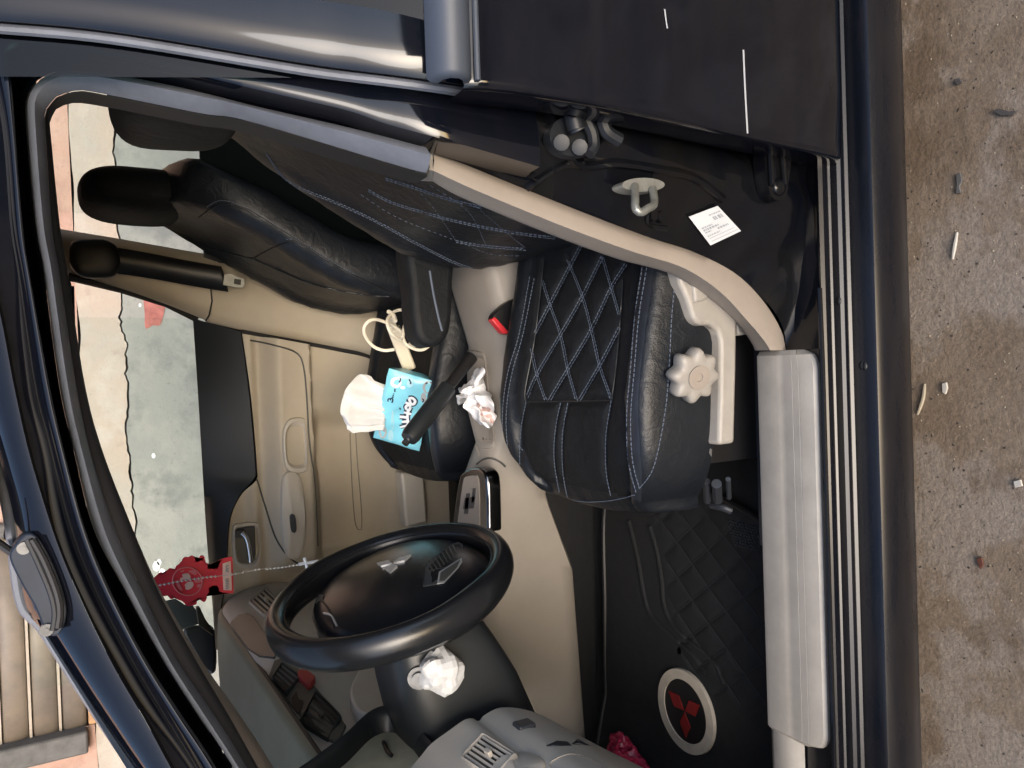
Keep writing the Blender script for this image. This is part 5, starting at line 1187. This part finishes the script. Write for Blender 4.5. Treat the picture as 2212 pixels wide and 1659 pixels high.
# pulled tissue
ty = (T1.y+T2.y)/2-0.004
top_ = smooth_line([(p[0], p[1], 0) for p in ((802, 815), (785, 813), (766, 818), (746, 842), (735, 878), (737, 908), (744, 938))], 61)
rows = []
for j in range(33):
    v = j/32; row = []
    for i in range(61):
        u = i/60; bx, by = 846-20*u+3*math.sin(9*u), 838+92*u
        w_ = v**0.85; x_, y_ = bx+(top_[i].x-bx)*w_, by+(top_[i].y-by)*w_
        p = at(x_, y_, Y=ty)
        o_ = 0.006*math.sin(5.2*math.pi*u+2.2*v)*(0.35+0.65*v)+0.004*math.sin(13*math.pi*u-3*v)*(1-0.7*v)+0.010*math.sin(math.pi*u)*v+0.005*noise.noise(p*45)-0.018*max(0, v-0.75)*4*(0.4+0.6*u)
        row.append(p+nrm*o_)
    rows.append(row)
tis = obj('tissue', *grid(rows), 'tissue', None, solid=0.0006)
tag(tis, 'white tissue pulled out of the blue pack', 'tissue')
# charger and cable
ca, cb_ = at(852, 712, Y=0.90), at(886, 800, Y=0.93); dv = (cb_-ca); L_ = dv.length; dv.normalize(); nv = (Vector(CAM)-ca); nv = (nv-dv*nv.dot(dv)).normalized(); sv = dv.cross(nv)
ch = thing('phone_charger', 'beige plug charger with looped white cable by the armrest', 'charger', tuple(cb_))
obj('adapter', *obox((ca+cb_)/2-nv*0.01, dv, sv, nv, (L_, 0.030, 0.026)), 'charger', ch, bevel=0.005, bseg=3)
obj('plug', *obox(ca-dv*0.012-nv*0.01, dv, sv, nv, (0.03, 0.016, 0.014)), 'charger', ch, bevel=0.001)
obj('plug_pin', *tube([cb_-nv*0.008+sv*0.005, cb_-nv*0.008+sv*0.005+dv*0.012], 0.003, 8), 'charger', ch)
Zc = lambda x, y: ((1200+0.4219*x)/1.8445, (1200+0.4219*y)/1.8445)
cl = [[(880, 455), (780, 465), (680, 425), (610, 340), (592, 260), (630, 195), (700, 172), (800, 200), (880, 240), (950, 300), (985, 400), (1080, 455), (1160, 455), (1230, 400), (1250, 355)], [(975, 78), (900, 90), (840, 130), (812, 190), (830, 270), (880, 330), (940, 365)], [(820, 95), (870, 130), (890, 190)], [(990, 200), (965, 290), (955, 350)]]
for k, l in enumerate(cl): obj('cable', *tube(smooth_line([at(*Zc(*p), Y=0.845+0.015*math.sin(i*0.9+k)) for i, p in enumerate(l)], 60), 0.0035 if k < 2 else 0.0045, 8), 'cable', ch)
obj('cable_plug', *tube(smooth_line([at(*Zc(*p), Y=0.86) for p in ((1020, 420), (1060, 400), (1120, 405), (1195, 385))], 12), [0.005, 0.007, 0.008, 0.008, 0.008, 0.007, 0.007, 0.006, 0.006, 0.006, 0.005, 0.005], 8), 'cable', ch)
# plastic bag in the tray
Zb = lambda x, y: ((1780+0.2713*x)/1.8445, (1400+0.2713*y)/1.8445)
ob_ = [(460, 255), (545, 265), (560, 420), (600, 560), (660, 680), (690, 800), (720, 960), (690, 1090), (600, 1130), (480, 1060), (390, 960), (330, 870), (360, 760), (380, 690), (270, 720), (165, 785), (150, 660), (250, 600), (190, 560), (280, 470), (390, 370), (440, 330)]
tb = thing('plastic_bag', 'crumpled white plastic bag stuffed in the console tray', 'bag', tuple(at(1030, 870, Z=0.51)))
pts = []
for i, p in enumerate(ob_):
    pts.append(at(*Zb(*p), Z=0.528+0.02*math.sin(i*1.7)))
obj('bag_film', *crumple(pts, (0.1, -0.5, 0.8), 0.028, 12, 9, 0.012, 45, 110), 'bag', tb, solid=0.0008, subd=1)
bgv = bvh_of(bpy.data.objects['bag_film'])
for k, (c, rx, ry) in enumerate((((580, 850), 75, 40), ((620, 950), 60, 35), ((465, 790), 25, 35), ((660, 1020), 35, 45), ((505, 930), 16, 18))):
    q = drape([Zb(c[0]+rx*math.cos(i*math.pi/5)*(1+0.3*noise.noise(Vector((i, k, 0)))), c[1]+ry*math.sin(i*math.pi/5)) for i in range(10)], bgv, 24, 0.0015, True)
    if len(q) > 8:
        cc = sum((v[0] for v in q), Vector())/len(q); obj('printed_mark', *grid([[v[0] for v in q], [cc+(v[0]-cc)*0.05 for v in q]], closed_u=True), 'bag_pink', tb)
# white wad on the column
wd = obj('crumpled_paper', *ellipsoid(at(953, 1450, Y=0.285), (0.029, 0.022, 0.030), 0.95, 0.95, 20, 14, ns=0.34, nsc=55, seed=5), 'paper', None, smooth=True, ang=9)
tag(wd, 'white wad of paper stuck on the black steering column', 'paper')
# pink wrapper in the footwell
pw = obj('snack_wrapper', *crumple([at(x, y, Z=0.31) for x, y in ((1312, 1610), (1330, 1583), (1352, 1590), (1380, 1625), (1402, 1668), (1380, 1690), (1340, 1660))], (0.3, -0.4, 0.8), 0.022, 10, 2, 0.016, 46, 70), 'pink', None, solid=0.001, ang=20)
tag(pw, 'crumpled pink foil wrapper on the dark footwell floor', 'wrapper')
# hanging tree freshener and rosary
Zt = lambda x, y: ((600+0.1627*x)/1.8445, (2180+0.1627*y)/1.8445)
TRE = [(-260, 900), (-120, 790), (-60, 800), (80, 755), (160, 690), (250, 615), (330, 655), (380, 610), (470, 520), (555, 570), (600, 540), (640, 460), (740, 390), (790, 290), (850, 240), (930, 250), (1000, 210), (1060, 230), (1110, 360), (1150, 350), (1210, 230), (1270, 205), (1320, 240), (1345, 370), (1400, 410), (1400, 520), (1500, 540), (1590, 530), (1650, 490), (1660, 350), (1720, 300), (1950, 240), (2000, 270), (2020, 600), (2030, 1080), (2000, 1130), (1740, 1130), (1690, 1080), (1650, 960), (1540, 940), (1420, 1010), (1435, 1090), (1380, 1160), (1370, 1280), (1310, 1345), (1250, 1310), (1180, 1240), (1140, 1250), (1125, 1390), (1020, 1430), (900, 1440), (830, 1380), (790, 1330), (660, 1280), (600, 1210), (560, 1260), (490, 1270), (430, 1200), (370, 1190), (300, 1200), (200, 1100), (40, 1010), (-120, 1000)]
FY = 0.76
tree = thing('air_freshener', 'red tree shaped air freshener hanging before the windscreen', 'air freshener', tuple(at(500, 1240, Y=FY)))
tpts = smooth_line([at(*Zt(*p), Y=FY) for p in TRE], 260, True)
tc_ = sum(tpts, Vector())/len(tpts)
bm = bmesh.new(); vs = [bm.verts.new(p) for p in tpts]; bm.faces.new(vs); bmesh.ops.triangulate(bm, faces=bm.faces[:]); bm.verts.index_update()
V = [v.co.copy() for v in bm.verts]; Fc = [tuple(v.index for v in f.verts) for f in bm.faces]; bm.free(); nV = len(V)
Vb = V+[v+Vector((0, 0.0025, 0)) for v in V]; Fb = Fc+[tuple(reversed([i+nV for i in f])) for f in Fc]+[(i, (i+1) % nV, nV+(i+1) % nV, nV+i) for i in range(nV)]
obj('card', Vb, Fb, 'tree_red', tree, smooth=False)
FP = lambda x, y, o=0.0: at(*Zt(x, y), Y=FY-0.0012-o)
obj('printed_circle', *tube([FP(905+365*math.cos(t)*math.cos(0.35)-340*math.sin(t)*math.sin(0.35), 835+365*math.cos(t)*math.sin(0.35)+340*math.sin(t)*math.cos(0.35)) for t in np.linspace(0, 2*math.pi, 60, endpoint=False)], 0.0013, 6, closed=True), 'tree_pink', tree)
for pts, m in (([(770, 670), (830, 650), (920, 640), (970, 700), (975, 790), (880, 800), (800, 790), (720, 810), (740, 750), (790, 740)], 'tree_cream'), ([(830, 940), (900, 860), (1000, 840), (1050, 880), (1030, 970), (930, 1040), (850, 1020), (860, 970)], 'tree_cream'), ([(930, 590), (1060, 560), (1130, 640), (1080, 680), (980, 630)], 'tree_pink'), ([(640, 900), (700, 880), (760, 1000), (780, 1060), (700, 1030)], 'tree_pink'), ([(1080, 800), (1220, 790), (1240, 850), (1100, 870)], 'tree_pink'), ([(1130, 930), (1230, 900), (1210, 980), (1160, 990)], 'tree_pink'), ([(730, 590), (820, 560), (800, 600), (740, 615)], 'tree_pink')):
    obj('printed_shape', *prism(smooth_line([FP(*p) for p in pts], 30, True), (0, -0.0006, 0)), m, tree)
obj('name_band', *prism([FP(*p) for p in ((1762, 400), (1960, 340), (1975, 640), (1985, 1060), (1785, 1050), (1765, 700))], (0, -0.0008, 0)), 'tree_cream', tree)
tw = []
for k in range(16):
    y0 = 440+k*38
    if 620 < y0 < 760: continue
    tw.append(tube([FP(1840+rnd.uniform(-5, 5), y0, 0.0016), FP(1905+rnd.uniform(-8, 8), y0+rnd.uniform(-8, 20), 0.0016)], 0.0007, 4))
    tw.append(tube([FP(1840 if k % 2 else 1905, y0, 0.0016), FP(1840 if k % 2 else 1905, y0+24, 0.0016)], 0.0007, 4))
obj('band_lettering', *merge(tw), 'print_grey', tree)
ros = thing('rosary', 'string of pale beads with a white cross hanging beside the red air freshener', 'rosary', tuple(at(660, 1218, Y=0.735)))
bpath = smooth_line([at(x, y, Y=0.738) for x, y in ((250, 1285), (345, 1264), (430, 1249), (500, 1241), (560, 1230), (600, 1227), (650, 1219))], 46)
obj('string', *tube(bpath, 0.0006, 5), 'bead', ros)
for i, p in enumerate(bpath):
    if i in (24, 25, 26, 29, 31, 32, 35): continue
    obj('bead', *ellipsoid(p, (0.0022, 0.0022, 0.0022), 1, 1, 10, 8), 'bead', ros)
q0, q1, q2, q3 = at(645, 1219, Y=0.737), at(688, 1212, Y=0.737), at(657, 1205, Y=0.737), at(665, 1232, Y=0.737)
obj('cross', *merge([tube([q0, q1], 0.003, 6), tube([q2, q3], 0.003, 6)]), 'print_white', ros)

# ------------------------------------------------------------------ litter on the ground
def litter(name, pts, w, m, label, cat, h=0.004):
    L = smooth_line([at(x, y, Z=h) for x, y in pts], 12)
    o = obj(name, *tube(L, [w*(0.5+0.5*math.sin(math.pi*(i+1)/13)) for i in range(12)], 6), m); tag(o, label, cat, 'litter on the concrete')
litter('straw', [(1998, 829), (1994, 862), (1982, 896)], 0.003, 'straw', 'dry straw stalk on the concrete beside the white chip', 'straw')
litter('stick', [(2068, 502), (2063, 530), (2058, 560)], 0.003, 'chip', 'thin pale broken stick on the concrete', 'stick')
def chip(pts, m, label, cat, name, h=0.006):
    o = obj(name, *prism([at(x, y, Z=h) for x, y in pts], (0, 0, -0.004)), m, None, bevel=0.0008); tag(o, label, cat, 'litter on the concrete')
chip([(2034, 828), (2044, 826), (2046, 838), (2042, 852), (2035, 848)], 'chip', 'small white chip on the concrete next to the straw', 'chip', 'paper_chip')
chip([(2188, 1040), (2204, 1036), (2208, 1050), (2192, 1054)], 'chip', 'white paper chip at the outer edge of the ground', 'chip', 'paper_chip')
chip([(2143, 240), (2155, 234), (2180, 241), (2196, 238), (2188, 249), (2160, 250)], 'leaf_dark', 'long dark leaf scrap on the concrete', 'leaf', 'leaf_scrap')
chip([(2058, 172), (2072, 168), (2078, 178), (2066, 184)], 'leaf_dark', 'small black scrap on the concrete near the rear door', 'leaf', 'leaf_scrap')
chip([(2064, 378), (2074, 372), (2078, 390), (2072, 404), (2076, 416), (2064, 418), (2066, 396)], 'frame_grey', 'grey arrow shaped scrap on the concrete', 'scrap', 'grey_scrap')
chip([(2108, 1206), (2120, 1204), (2124, 1222), (2116, 1230)], 'leaf_red', 'reddish brown leaf scrap in the damp stain', 'leaf', 'leaf_scrap')
gv = []
for i in range(130):
    p = at(rnd.uniform(1930, 2230), rnd.uniform(-20, 1680), Z=0.0); s = rnd.uniform(0.0006, 0.0017)
    gv.append(ellipsoid(p+Vector((0, 0, s*0.3)), (s, s*rnd.uniform(0.6, 1.2), s*0.6), 1, 1, 6, 4))
gd = []
for i in range(170):
    p = at(rnd.uniform(1930, 2230), rnd.uniform(-20, 1680), Z=0.0); s = rnd.uniform(0.0005, 0.0020)
    gd.append(ellipsoid(p+Vector((0, 0, s*0.2)), (s, s*rnd.uniform(0.6, 1.4), s*0.5), 1, 1, 6, 4))
gr = obj('grit', *merge(gd), 'grit_dark'); tag(gr, 'fine dark grit scattered over the concrete', 'grit', kind='stuff')
gr = obj('grit', *merge(gv), 'straw'); tag(gr, 'fine pale grit scattered over the concrete', 'grit', kind='stuff')

for o_ in bpy.data.objects:
    if o_.name.split('.')[0] in ('stitching', 'quilt_stitching', 'dimples', 'printed_text', 'band_lettering', 'small_print'): o_['kind'] = 'stuff'
